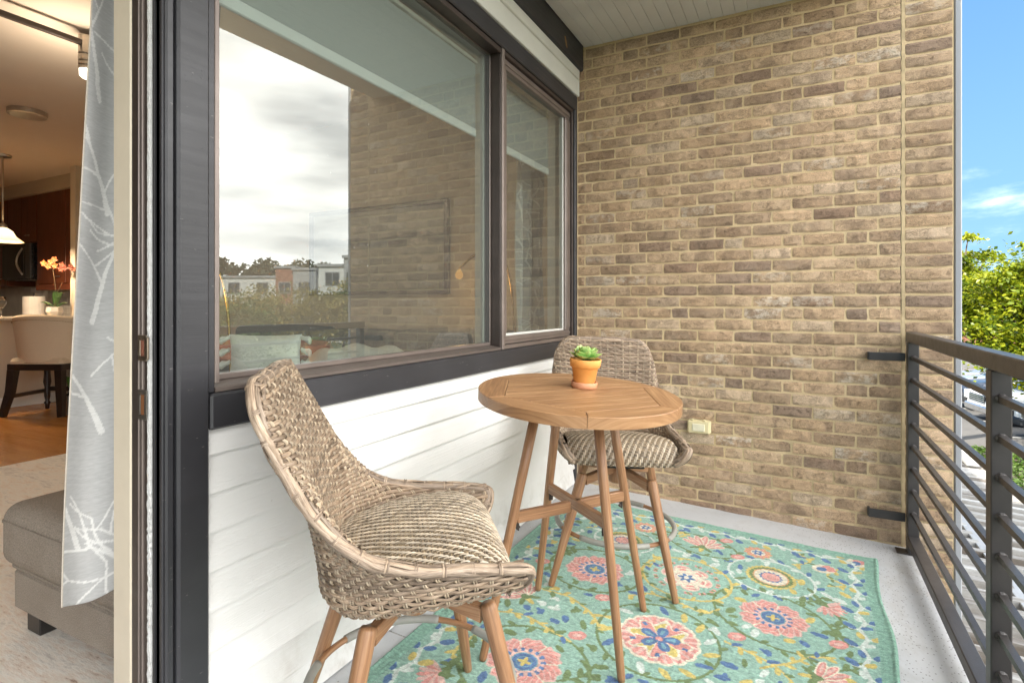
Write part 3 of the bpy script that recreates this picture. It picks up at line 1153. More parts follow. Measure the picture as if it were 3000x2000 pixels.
M['weft'] = wicker('wicker_weft', (0.088, 0.058, 0.039), (0.205, 0.145, 0.098), (0.33, 0.245, 0.172), (0.50, 0.41, 0.31))
M['stake'] = wicker('wicker_stake', (0.22, 0.165, 0.11), (0.34, 0.265, 0.185), (0.43, 0.35, 0.255), (0.53, 0.45, 0.35))
M['seatA'] = wicker('wicker_seat_dark', (0.055, 0.042, 0.030), (0.13, 0.098, 0.066), (0.27, 0.20, 0.12), (0.42, 0.33, 0.21))
M['seatB'] = wicker('wicker_seat_light', (0.31, 0.25, 0.18), (0.46, 0.38, 0.285), (0.58, 0.50, 0.40), (0.66, 0.59, 0.49))
M['rimw'] = wicker('wicker_rim', (0.15, 0.11, 0.08), (0.27, 0.20, 0.145), (0.38, 0.295, 0.22), (0.50, 0.42, 0.35))
M['under'] = plain('dark_woven_backing', (0.075, 0.056, 0.042), 0.9)


def ribbon(mb, p, nrm, w, th, seed=None, prof=5):
    """A strand: an arched ribbon along p, its outside towards nrm."""
    n = len(p)
    t = np.gradient(p, axis=0)
    t /= np.linalg.norm(t, axis=1)[:, None] + 1e-9
    nn = nrm - (nrm * t).sum(1)[:, None] * t
    nn /= np.linalg.norm(nn, axis=1)[:, None] + 1e-9
    b = np.cross(t, nn)
    if prof == 5:
        cs = [(-.5, -0.25), (-.33, .72), (0, 1), (.33, .72), (.5, -0.25)]
    else:
        cs = [(-.5, -0.2), (0, 1), (.5, -0.2)]
    w = np.ones(n) * w
    ln = np.concatenate([[0], np.cumsum(np.linalg.norm(np.diff(p, axis=0), axis=1))])
    sd = rng.random() * 9 if seed is None else seed
    v = np.stack([p + (c * w)[:, None] * b + h * th * nn for c, h in cs], 1)
    a = np.stack([np.stack([ln + sd, c * w + 0.0 * ln, np.full(n, sd)], 1) for c, h in cs], 1)
    k = len(cs)
    i = np.arange(n - 1)[:, None] * k + np.arange(k - 1)[None]
    f = np.stack([i, i + 1, i + k + 1, i + k], -1).reshape(-1, 4).tolist()
    mb.add(v.reshape(-1, 3), [tuple(q) for q in f], a.reshape(-1, 3))


# half outline of the shell from the middle of the back to the front tip: bottom edge and rim (x forward, y side, z up)
KB = np.array([(-.195, 0, .487), (-.194, .090, .487), (-.185, .150, .488), (-.155, .198, .490), (-.118, .216, .492), (-.085, .226, .494), (-.03, .234, .500), (.05, .239, .509), (.14, .238, .522), (.242, .230, .538)])
KT = np.array([(-.352, 0, 1.002), (-.352, .110, 1.001), (-.348, .192, .992), (-.326, .232, .936), (-.262, .250, .815), (-.203, .260, .733), (-.118, .266, .650), (0, .268, .616), (.13, .266, .607), (.250, .260, .599)])
KB2 = np.concatenate([KB[:0:-1] * (1, -1, 1), KB])
KT2 = np.concatenate([KT[:0:-1] * (1, -1, 1), KT])
mid = 0.5 * (KB + KT)
ln = np.concatenate([[0], np.cumsum(np.linalg.norm(np.diff(mid, axis=0), axis=1))])
sh = ln / ln[-1]
SK = np.concatenate([-sh[:0:-1], sh])


def rimpt(s):
    return crom(KT2, SK, s)


def shell(s, z):
    """Shell point; z is the height over the lower edge, counted from .53."""
    s = np.asarray(s, float)
    z = np.asarray(z, float)
    B = crom(KB2, SK, s)
    T = crom(KT2, SK, s)
    za = z + B[..., 2] - .530
    tt = np.clip((za - B[..., 2]) / (T[..., 2] - B[..., 2]), 0, 1.2)
    p = B + (T - B) * (tt ** 1.9)[..., None]
    p[..., 2] = za
    out = B.copy()
    out[..., 2] = 0
    out[..., 0] -= 0.03
    out /= np.linalg.norm(out, axis=-1)[..., None]
    bel = 0.006 * np.sin(PI * np.clip(tt, 0, 1)) - 0.030 * np.clip(1 - (z - .53) / 0.045, 0, 1) ** 2
    p = p + out * bel[..., None]
    return p


def rim_rel(s):
    return rimpt(s)[:, 2] - crom(KB2, SK, s)[:, 2] + .530


def shell_n(s, z):
    e = 1e-3
    a = shell(s + e, z) - shell(s - e, z)
    b = shell(s, z + e) - shell(s, z - e)
    n = np.cross(a, b)
    n /= np.linalg.norm(n, axis=-1)[..., None]
    return n


ROW = 0.0101
NS = 44
stake_s = np.linspace(-0.985, 0.985, NS)
zr_d = np.linspace(-1, 1, 801)
rim_z = rim_rel(zr_d)


def make_shell():
    wf, stk, und = MB(), MB(), MB()
    HALF, AMP = 0.0128, 0.0024
    # base surfaces, slightly inside the weave
    ss = np.linspace(-1, 1, 61)
    for sg in (1, -1):
        P = np.zeros((14, 61, 3))
        for i, q in enumerate(np.linspace(0, 1, 14)):
            z = 0.532 + (rim_rel(ss) - 0.010 - 0.532) * q
            P[i] = shell(ss, z) + sg * (HALF - 0.0042) * shell_n(ss, z)
        grid(und, P if sg > 0 else P[:, ::-1])
    nsgn = 1.0
    test = shell_n(np.array([0.0]), np.array([0.7]))[0]
    if test[0] > 0:
        nsgn = -1.0                                           # outward points backwards at the back
    z, j = 0.536, 0
    SUB = 4
    while z < 1.2:
        ok = zr_d[rim_z > z - 0.004]
        if len(ok) < 20:
            break
        smax = ok.max()
        kmax = smax
        idx = np.arange(0, (NS - 1) * SUB + 1) / SUB
        s_all = np.interp(idx, np.arange(NS), stake_s)
        keep = np.abs(s_all) <= kmax
        s_ = np.concatenate([[-kmax], s_all[keep], [kmax]])
        id_ = np.concatenate([[idx[keep][0]], idx[keep], [idx[keep][-1]]])
        zz = np.full(len(s_), z) + nrs.uniform(-0.0008, 0.0008)
        N_ = shell_n(s_, zz) * nsgn
        P0 = shell(s_, zz)
        for sg in (1, -1):
            ph = np.cos(PI * (id_ + j))
            amp = AMP * np.sign(ph) * np.abs(ph) ** 0.7
            p = P0 + sg * N_ * (HALF + amp[:, None])
            p[:, 2] += nrs.uniform(-0.0009, 0.0009, len(p))
            ribbon(wf, p, sg * N_, ROW * (0.98 if sg > 0 else 1.08), 0.0032)
        z += ROW
        j += 1
    for k, s in enumerate(stake_s):
        zt = rim_rel(np.array([s]))[0] - 0.006
        zz = np.arange(0.5345 - ROW / 2, zt, ROW / 3)
        if len(zz) < 4:
            continue
        rowi = (zz - 0.536) / ROW
        for d in (-0.0027, 0.0027):
            for sg in (1, -1):
                s_ = np.full(len(zz), s)
                N_ = shell_n(s_, zz) * nsgn
                tan = shell(s_ + 0.004, zz) - shell(s_ - 0.004, zz)
                tan /= np.linalg.norm(tan, axis=1)[:, None]
                am = (-1.5 if sg > 0 else -1.0) * AMP * np.cos(PI * (rowi + k))
                p = shell(s_, zz) + tan * d + sg * N_ * (HALF + 0.0005 + am[:, None])
                ribbon(stk, p, sg * N_, 0.0044, 0.0024, prof=3)
    return wf, stk, und


def make_rim():
    mb = MB()
    ns = 260
    s = np.linspace(-1, 1, ns)
    p = rimpt(s)
    # run down the two front edges
    def down(sgn):
        zz = np.linspace(0.586, 0.533, 22)
        return shell(np.full(22, sgn * 1.0), zz) + np.array((0.006, 0, 0))
    path = np.concatenate([down(-1)[::-1], p[2:-2], down(1)])
    # smooth and resample evenly
    for _ in range(6):
        path[1:-1] = 0.25 * path[:-2] + 0.5 * path[1:-1] + 0.25 * path[2:]
    L = np.concatenate([[0], np.cumsum(np.linalg.norm(np.diff(path, axis=0), axis=1))])
    m = int(L[-1] / 0.0055)
    q = np.linspace(0, L[-1], m)
    path = np.stack([np.interp(q, L, path[:, i]) for i in range(3)], 1)
    t = np.gradient(path, axis=0)
    t /= np.linalg.norm(t, axis=1)[:, None]
    cen = np.array((-0.02, 0, 0.62))
    outw = path - cen
    outw[:, 2] = 0
    outw /= np.linalg.norm(outw, axis=1)[:, None]
    outw[path[:, 2] > 1.0] *= 1
    b = outw - (outw * t).sum(1)[:, None] * t                 # across the rim
    b /= np.linalg.norm(b, axis=1)[:, None]
    u = np.cross(t, b)
    u *= np.sign((u * np.array((0.35, 0, 1.0))).sum(1))[:, None]
    W, H = 0.0165, 0.0100
    # core
    core = MB()
    ph = np.arange(10) * 2 * PI / 10
    v = path[:, None] + (W * np.cos(ph))[None, :, None] * b[:, None] + (H * 0.8 * np.sin(ph))[None, :, None] * u[:, None]
    f = [(i * 10 + k, i * 10 + (k + 1) % 10, (i + 1) * 10 + (k + 1) % 10, (i + 1) * 10 + k) for i in range(m - 1) for k in range(10)]
    mb.add(v.reshape(-1, 3), f, np.stack([np.repeat(q, 10), np.tile(np.cos(ph) * W, m), np.full(m * 10, .7)], 1))
    # long flat strands braided over it: outer side, top, inner side
    for k in range(6):
        per = 0.21 + 0.03 * k
        base = R(-25 + 46 * k)
        ang = base + 0.36 * np.sin(2 * PI * q / per + 2.1 * k)
        lift = 0.0016 * np.cos(2 * PI * q / per * 2 + k)
        off = b * ((W + lift) * np.cos(ang))[:, None] + u * ((H + lift) * np.sin(ang))[:, None]
        nn = b * np.cos(ang)[:, None] * H + u * np.sin(ang)[:, None] * W
        nn /= np.linalg.norm(nn, axis=1)[:, None]
        ribbon(mb, path + off, nn, 0.0125, 0.0030)
    # thin double ties across it
    ties = MB()
    st = np.arange(0.02, L[-1] - 0.01, 0.062)
    for x0 in st:
        for d in (-0.0026, 0.0026):
            i = int(np.clip((x0 + d) / L[-1] * (m - 1), 1, m - 2))
            a = np.linspace(-0.35, PI + 0.35, 9)
            c = path[i] + ((x0 + d) - q[i]) * t[i]
            off = np.cos(a)[:, None] * b[i] * (W + 0.0026) + np.sin(a)[:, None] * u[i] * (H + 0.0032)
            nn = np.cos(a)[:, None] * b[i] + np.sin(a)[:, None] * u[i]
            ribbon(ties, c + off, nn, 0.0042, 0.0016, prof=3)
    return mb, ties


SEATP = np.array([(-.19, .556), (-.15, .568), (-.08, .588), (0.01, .605), (.09, .615), (.155, .614), (.200, .600), (.228, .572), (.236, .545), (.230, .522)])
sl = np.concatenate([[0], np.cumsum(np.linalg.norm(np.diff(SEATP, axis=0), axis=1))])


def seat_pt(a, y):
    """a: distance along the seat from its back edge; y: side."""
    q = crom(SEATP, sl, a)
    x, z = q[..., 0], q[..., 1]
    wmax = np.interp(x, [-.205, -.15, -.05, .26], [.145, .190, .222, .236])
    yy = y * wmax
    e = np.abs(y)
    zz = z - 0.016 * e ** 4 * np.clip((z - .52) / .08, 0, 1)
    xx = x - 0.018 * e ** 5 * np.clip((x - .1) / .15, 0, 1)
    return np.stack([xx, yy, zz], -1)


def seat_n(a, y):
    e = 2e-3
    n = np.cross(seat_pt(a + e, y) - seat_pt(a - e, y), seat_pt(a, y + e) - seat_pt(a, y - e))
    n /= np.linalg.norm(n, axis=-1)[..., None]
    n *= np.sign((n * np.array((0.5, 0, 1.0))).sum(-1))[..., None]
    return n


def make_seat():
    A, B, und = MB(), MB(), MB()
    aa = np.linspace(0, sl[-1], 30)
    yy = np.linspace(-1, 1, 24)
    g = seat_pt(aa[:, None] + 0 * yy[None], yy[None] + 0 * aa[:, None])
    gn = seat_n(aa[:, None] + 0 * yy[None], yy[None] + 0 * aa[:, None])
    grid(und, g - 0.005 * gn)
    nx, ny = int(sl[-1] / 0.0118), 76
    ca, cy = np.linspace(0.004, sl[-1] - 0.002, nx), np.linspace(-0.985, 0.985, ny)
    AMP = 0.0025

    def over(i, j):                                            # twill two over, two under, stepping one each row
        return 1.0 if (i + j) % 4 in (0, 1) else -1.0
    SUB = 2
    for i, a in enumerate(ca):                                 # dark rows of three strands running side to side
        idx = np.arange(0, (ny - 1) * SUB + 1) / SUB
        y_ = np.interp(idx, np.arange(ny), cy)
        h = np.interp(idx, np.arange(ny), [over(i, j) for j in range(ny)])
        for d in (-1, 0, 1):
            av = np.full(len(y_), a) + d * 0.0037
            n_ = seat_n(av, y_)
            p = seat_pt(av, y_) + n_ * (AMP * h)[:, None]
            ribbon(A, p, n_, 0.0042, 0.0018, prof=3, seed=rng.random() * 9 + i * 3)
    for j, y in enumerate(cy):                                 # pale single strands front to back
        idx = np.arange(0, (nx - 1) * SUB + 1) / SUB
        a_ = np.interp(idx, np.arange(nx), ca)
        h = np.interp(idx, np.arange(nx), [-over(i, j) for i in range(nx)])
        yv = np.full(len(a_), y)
        n_ = seat_n(a_, yv)
        p = seat_pt(a_, yv) + n_ * (AMP * 1.2 * h)[:, None]
        ribbon(B, p, n_, 0.0054, 0.0020, prof=3)
    return A, B, und


wf, stk, und = make_shell()
ME = {'weft': wf.mesh('weft', M['weft'], True), 'stakes': stk.mesh('stakes', M['stake'], True), 'backing': und.mesh('backing', M['under'], True)}
rm, ties = make_rim()
ME['rim'] = rm.mesh('rim', M['rimw'], True)
ME['ties'] = ties.mesh('ties', M['rimw'], True)
sa, sb, su = make_seat()
ME['seat'] = sa.mesh('seat', M['seatA'], True)
ME['cross'] = sb.mesh('cross_strands', M['seatB'], True)
ME['seatunder'] = su.mesh('seat_backing', M['under'], True)
mb = MB()
outl = shell(np.linspace(-1, 1, 40), np.full(40, 0.534))
o2 = outl.copy()
o2[:, 2] -= 0.008
k_ = len(outl)
mb.add(np.concatenate([outl, o2]), [tuple(range(k_)), tuple(range(2 * k_ - 1, k_ - 1, -1))] + [(i, k_ + i, k_ + (i + 1) % k_, (i + 1) % k_) for i in range(k_)])
ME['pan'] = mb.mesh('seat_pan', M['under'])
mb = MB()                                                       # wrapped bottom edge
e = np.concatenate([outl, outl[:1]])
tube(mb, np.concatenate([np.linspace(outl[-1], outl[0], 14)[:-1], outl[:-1]]), 0.008, 8, closed=True, sy=1.0)
ME['edge'] = mb.mesh('bottom_edge', M['rimw'], True)
mb = MB()
bx(mb, -0.10, 0.10, -0.10, 0.10, 0.474, 0.4855, 0.004)
lathe(mb, [(0.055, 0.4625), (0.060, 0.466), (0.060, 0.4735)], 20)
ME['plate'] = mb.mesh('swivel_plate', plain('dark_steel', (0.03, 0.03, 0.03), 0.4, 0.6))
mb = MB()
lathe(mb, [(0.030, 0.385), (0.036, 0.389), (0.037, 0.40), (0.037, 0.460), (0.030, 0.462)], 24)
ME['hub'] = mb.mesh('hub', M['leg'], True)


def leg_mesh():
    mb = MB()
    pts = [(0.204, 0, 0.452), (0.206, 0, 0.446), (0.2085, 0, 0.438), (0.2445, 0, 0.330), (0.2925, 0, 0.19), (0.356, 0, 0.004), (0.3575, 0, 0.0)]
    tube(mb, pts, np.array([0.0165, 0.0200, 0.0215, 0.0205, 0.0180, 0.0135, 0.0115]), 16, up=(0, 1, 0))
    return mb.mesh('leg', M['leg'], True)


def arm_mesh():
    mb = MB()
    v = []
    for x, z0, z1, w in ((0.020, 0.432, 0.468, 0.0135), (0.192, 0.402, 0.441, 0.0135)):
        c = 0.003
        for yy, zz in ((-w, z0 + c), (-w + c, z0), (w - c, z0), (w, z0 + c), (w, z1 - c), (w - c, z1), (-w + c, z1), (-w, z1 - c)):
            v.append((x, yy, zz))
    f = [(i, (i + 1) % 8, 8 + (i + 1) % 8, 8 + i) for i in range(8)] + [tuple(range(7, -1, -1)), tuple(range(8, 16))]
    mb.add(v, f, [(x, y * 1.0 + z, 0.4) for x, y, z in v])
    return mb.mesh('leg_arm', M['leg'])


ME['leg'], ME['arm'] = leg_mesh(), arm_mesh()
mb = MB()
aa = np.linspace(0, 2 * PI, 97)[:-1]
RR, RZ = 0.262, 0.205
tube(mb, np.stack([RR * np.cos(aa), RR * np.sin(aa), 0 * aa + RZ], 1), 0.0088, 10, closed=True)
ME['ring'] = mb.mesh('footrest_ring', M['leg'], True)
mb = MB()
aa = np.linspace(R(13), R(77), 26)
tube(mb, np.stack([RR * np.cos(aa), RR * np.sin(aa), 0 * aa + RZ], 1), 0.0118, 12)
ME['sleeve'] = mb.mesh('grip_sleeve', M['sleeve'], True)


def wicker_stool(loc, base, seat, label):
    r = thing('wicker_stool', label, 'bar stool', loc, 0, 'wicker swivel stools at the table', tilt=True)

    def ch(name, me, rot, p=r):
        q = link(name, me, p)
        q.rotation_euler = (0, 0, rot)
        return q

    def shp(name, me):                                          # the shell leans back a little on its swivel
        q = link(name, me, r)
        q.matrix_local = Matrix.Translation((-0.022, 0, 0)) @ Matrix.Rotation(seat, 4, 'Z') @ Matrix.Translation((0, 0, 0.53)) @ Matrix.Rotation(R(-LEAN), 4, 'Y') @ Matrix.Translation((0, 0, -0.53))
        return q
    s = shp('woven_shell', ME['weft'])
    for nm, k in (('woven_stakes', 'stakes'), ('shell_backing', 'backing')):
        link(nm, ME[k], s, kind='stuff' if k == 'stakes' else None)
    q = shp('braided_rim', ME['rim'])
    link('rim_ties', ME['ties'], q, kind='stuff')
    q = shp('woven_seat', ME['seat'])
    link('seat_strands', ME['cross'], q, kind='stuff')
    link('seat_backing', ME['seatunder'], q)
    q = shp('seat_pan', ME['pan'])
    link('bottom_edge', ME['edge'], q)
    ch('swivel_plate', ME['plate'], seat)
    ch('hub', ME['hub'], base)
    g = ch('footrest_ring', ME['ring'], base)
    for k in range(4):
        l_ = ch('leg', ME['leg'], base + k * PI / 2)
        link('leg_arm', ME['arm'], l_)
        q = link('grip_sleeve', ME['sleeve'], g)
        q.rotation_euler = (0, 0, k * PI / 2)
    return r


RUG_T = 0.010
LEAN = 0.0
wicker_stool((-0.908, 1.163, floor_z(-0.908) + RUG_T), R(6.6), R(40), 'near woven wicker swivel stool seen from its side in front of the siding')
wicker_stool((-0.755, 2.450, floor_z(-0.755) + RUG_T), R(61.4), math.atan2(-0.877, 0.48), 'far woven wicker swivel stool behind the table facing the camera')

# ================================================================== TABLE
r = thing('bistro_table', 'round teak toned bar height table with four splayed legs and crossed stretchers', 'table')
TC = Vector((-0.690, 1.835, 0.866))
GX, GY = 0.072, -0.026
nrm = Vector((GX, GY, 1)).normalized()
TM = Matrix.Translation(TC) @ Vector((0, 0, 1)).rotation_difference(nrm).to_matrix().to_4x4()
RT, TH, HEX = 0.352, 0.036, 0.292
A0 = R(355)
hexc = [(HEX * math.cos(A0 + k * PI / 3), HEX * math.sin(A0 + k * PI / 3)) for k in range(6)]


def top_piece(poly, grain, th=TH, b=0.0022, z1=0.0, seed=None):
    """A flat piece with eased upper edge; poly counter-clockwise, top at z1."""
    n = len(poly)
    P = np.array(poly)
    c = P.mean(0)
    d = np.roll(P, -1, 0) - P
    nn = np.stack([d[:, 1], -d[:, 0]], 1)
    nn /= np.linalg.norm(nn, axis=1)[:, None]
    off = nn + np.roll(nn, 1, 0)
    off /= np.maximum(0.35, (off * nn).sum(1))[:, None]
    Q = P - off * b
    v = [(x, y, z1) for x, y in Q] + [(x, y, z1 - b * 0.8) for x, y in P] + [(x, y, z1 - th) for x, y in P]
    f = [tuple(range(n)), tuple(range(3 * n - 1, 2 * n - 1, -1))]
    for i in range(n):
        j = (i + 1) % n
        f += [(n + i, n + j, j, i), (2 * n + i, 2 * n + j, n + j, n + i)]
    sd = rng.random() * 9 if seed is None else seed
    ca, sa_ = math.cos(grain), math.sin(grain)
    a = [(x * ca + y * sa_, -x * sa_ + y * ca + 0.8 * z, sd) for x, y, z in v]
    m = MB()
    m.add(v, f, a)
    return m


gap = 0.0007
tops = []
for k in range(6):
    a0, a1 = A0 + k * PI / 3, A0 + (k + 1) * PI / 3
    p0, p1 = np.array(hexc[k]), np.array(hexc[(k + 1) % 6])
    mids = (p0 + p1) / 2
    nd = mids / np.linalg.norm(mids)
    p0, p1 = p0 + nd * 0.001, p1 + nd * 0.001
    e = gap / RT
    arc = [(RT * math.cos(q), RT * math.sin(q)) for q in np.linspace(a0 + e, a1 - e, 22)]
    tdir = (p1 - p0) / np.linalg.norm(p1 - p0)
    poly = [tuple(p0 + tdir * gap)] + arc + [tuple(p1 - tdir * gap)]
    m = top_piece(poly, math.atan2(tdir[1], tdir[0]))
    q = m.obj('frame_segment', M['table'], r)
    q.matrix_local = TM
pd = A0 - PI / 6 + PI / 2 - PI / 3 * 0            # plank direction: parallel to one side of the hexagon
pd = R(55)
NPL = 9
ap = HEX * math.cos(PI / 6) - 0.0012
w = 2 * ap / NPL
ca, sa_ = math.cos(pd), math.sin(pd)


def hexhalf(v):
    """Half length of the hexagon along the planks at offset v across them."""
    return (HEX - 0.0012) - abs(v) * math.tan(PI / 6)


for i in range(NPL):
    v0, v1 = -ap + i * w + 0.0005, -ap + (i + 1) * w - 0.0005
    us = [(-hexhalf(v0), v0), (hexhalf(v0), v0)] + ([(hexhalf(0), 0)] if v0 < 0 < v1 else []) + [(hexhalf(v1), v1), (-hexhalf(v1), v1)] + ([(-hexhalf(0), 0)] if v0 < 0 < v1 else [])
    poly = [(u * ca - v * sa_, u * sa_ + v * ca) for u, v in us]
    m = top_piece(poly, pd, 0.020, 0.0011)
    q = m.obj('plank', M['table'], r)
    q.matrix_local = TM
mb = MB()                                                       # dark tray under the planks
prism(mb, [(math.cos(q) * 0.30, math.sin(q) * 0.30) for q in np.linspace(0, 2 * PI, 24)[:-1]], -0.033, -0.0205)
q = mb.obj('underframe', M['leg'], r)
q.matrix_local = TM
feet = [(-0.502, 1.722), (-0.541, 2.158), (-0.960, 2.080), (-0.934, 1.585)]
C2 = np.array((-0.738, 1.885))
xz = 0.452
jo = []
for fx, fy in feet:
    fz = floor_z(fx) + RUG_T
    d = np.array((fx, fy)) - C2
    tp = np.array((TC.x, TC.y)) * 0.6 + C2 * 0.4 + d * 0.44
    tz = TC.z - GX * (tp[0] - TC.x) - GY * (tp[1] - TC.y) - TH + 0.002
    pts = [np.array((tp[0], tp[1], tz)) * (1 - q) + np.array((fx, fy, fz)) * q for q in (0, 0.3, 0.7, 0.985, 1)]
    mb = MB()
    tube(mb, pts, np.array([0.0175, 0.0168, 0.0148, 0.0130, 0.0115]), 16)
    lg = mb.obj('leg', M['leg'], r, smooth=True)
    q = (tz - xz) / (tz - fz)
    jp = pts[0] * (1 - q) + pts[-1] * q
    jo.append((jp, lg))
for a, b, dz in ((0, 2, 0.0), (1, 3, 0.0)):
    pa, pb = jo[a][0].copy(), jo[b][0].copy()
    pa[2] = pb[2] = xz
    m_ = (pa + pb) / 2
    dirn = (pb - pa) / np.linalg.norm(pb - pa)
    L = np.linalg.norm(pb - pa) / 2
    ends = ((-L + 0.012, L - 0.012),) if a == 0 else ((-L + 0.012, -0.0125), (0.0125, L - 0.012))
    for e0, e1 in ends:
        mb = MB()
        bx(mb, e0, e1, -0.011, 0.011, -0.019, 0.019, 0.0025)
        q = mb.obj('stretcher', M['leg'], r)
        q.matrix_local = Matrix.Translation(m_) @ Matrix.Rotation(math.atan2(dirn[1], dirn[0]), 4, 'Z')
for jp, lg in jo:                                               # lugs and bolts where the stretchers meet the legs
    d = np.array((C2[0], C2[1], 0)) - np.array((jp[0], jp[1], 0))
    d /= np.linalg.norm(d)
    mb = MB()
    bx(mb, 0.0165, 0.0195, -0.009, 0.009, -0.046, 0.022, 0.001)
    lathe(mb, [(0.005, 0), (0.005, 0.006), (0.003, 0.008)], 8)
    vv = mb.v[-1].copy()
    mb.v[-1][:, 0] = 0.0198 + vv[:, 2]
    mb.v[-1][:, 2] = -0.036 + vv[:, 0]
    q = mb.obj('leg_lug', M['bronze_dark'], lg)
    q.matrix_local = Matrix.Translation((jp[0], jp[1], xz)) @ Matrix.Rotation(math.atan2(d[1], d[0]), 4, 'Z')

# ---- saucer, pot and succulent
t = NT('terracotta_pot')  # bright orange is the clay's own base colour
o = t.obj()
n1 = t.noise(o, 14, 5)
M['terra'] = t.fin(t.ramp(n1, [(0.3, (0.80, 0.335, 0.075)), (0.7, (0.88, 0.44, 0.13))]), 0.62)
t = NT('terracotta_saucer')
o = t.obj()
n1 = t.noise(o, 14, 5)
M['terra2'] = t.fin(t.ramp(n1, [(0.3, (0.56, 0.245, 0.12)), (0.7, (0.66, 0.32, 0.18))]), 0.65)
pc = Vector((-0.700, 1.918))
pz = TC.z - GX * (pc.x - TC.x) - GY * (pc.y - TC.y) + 0.0005
prot = TM.to_3x3().to_4x4()
mb = MB()
lathe(mb, [(0.036, 0.0), (0.044, 0.0), (0.0468, 0.004), (0.0478, 0.021), (0.0462, 0.0225), (0.0438, 0.021), (0.0425, 0.006), (0.030, 0.0052)], 40)
q = mb.obj('saucer', M['terra2'], smooth=True, label='pale terracotta saucer on the wooden table under the flower pot', cat='saucer')
q.matrix_local = Matrix.Translation((pc.x, pc.y, pz)) @ prot
r = thing('succulent_pot', 'orange terracotta pot with a green rosette succulent on the round table', 'potted plant')
r.matrix_local = Matrix.Translation((pc.x, pc.y, pz + 0.0055)) @ prot
mb = MB()
lathe(mb, [(0.022, 0.0), (0.034, 0.0), (0.0365, 0.003), (0.0475, 0.068), (0.0495, 0.0695), (0.0545, 0.0715), (0.0575, 0.098), (0.0560, 0.1005), (0.0525, 0.099), (0.0480, 0.072), (0.020, 0.070)], 48)
mb.obj('pot', M['terra'], r, smooth=True)
mb = MB()
lathe(mb, [(0.0502, 0.084), (0.046, 0.088), (0.02, 0.091), (0.004, 0.092)], 26)
mb.obj('soil', plain('dark_soil', (0.035, 0.028, 0.026), 0.95, 0, 0.4, 160, 1.0, 260), r)
t = NT('succulent_leaf')
a = t.attr()
s = t.n('SeparateXYZ', {0: a})
col = t.ramp(s.outputs[0], [(0.0, (0.13, 0.27, 0.06)), (0.55, (0.24, 0.44, 0.11)), (0.93, (0.42, 0.56, 0.20)), (1.0, (0.42, 0.36, 0.14))])
M['succ'] = t.fin(col, 0.42, Subsurface_Weight=0.06)
for ringn, cnt, L, el, z0, r0 in ((0, 9, 0.046, 14, 0.096, 0.006), (1, 9, 0.043, 32, 0.099, 0.006), (2, 7, 0.037, 51, 0.102, 0.005), (3, 5, 0.028, 68, 0.105, 0.003), (4, 3, 0.018, 80, 0.106, 0.001)):
    for k in range(cnt):
        azm = 2 * PI * (k + 0.5 * (ringn % 2)) / cnt + rng.uniform(-0.12, 0.12)
        ll = 1.32 * L * rng.uniform(0.88, 1.1)
        e_ = R(el + rng.uniform(-7, 7))
        mb = MB()
        nu, nv = 8, 9
        us = np.linspace(0, 1, nu)
        vs = np.linspace(-1, 1, nv)
        w = 0.0185 * np.array([0.35, 0.55, 0.78, 0.95, 1.0, 0.86, 0.5, 0.06]) * (ll / 0.042) ** 0.5 * 0.9
        th = 0.0055 * np.array([0.7, 0.8, 0.9, 1, 1, 0.85, 0.55, 0.1])
        for side in (1, -1):
            P = np.zeros((nu, nv, 3))
            lx = ll * us
            lz = 0.010 * us ** 2.2
            for i in range(nu):
                yv = w[i] * vs
                cup = 0.35 * w[i] * vs ** 2
                zz_ = lz[i] + cup + side * th[i] * 0.5 * (1 - vs ** 2)
                P[i, :, 0] = r0 + lx[i] * math.cos(e_) - zz_ * math.sin(e_)
                P[i, :, 1] = yv
                P[i, :, 2] = lx[i] * math.sin(e_) + zz_ * math.cos(e_)
            c_, s_ = math.cos(azm), math.sin(azm)
            Q = np.stack([P[..., 0] * c_ - P[..., 1] * s_, P[..., 0] * s_ + P[..., 1] * c_, P[..., 2] + z0], -1)
            uv = np.zeros((nu, nv, 3))
            uv[..., 0] = us[:, None]
            grid(mb, Q if side > 0 else Q[:, ::-1], uv)
        mb.obj('leaf', M['succ'], r, smooth=True)

# ================================================================== RUG


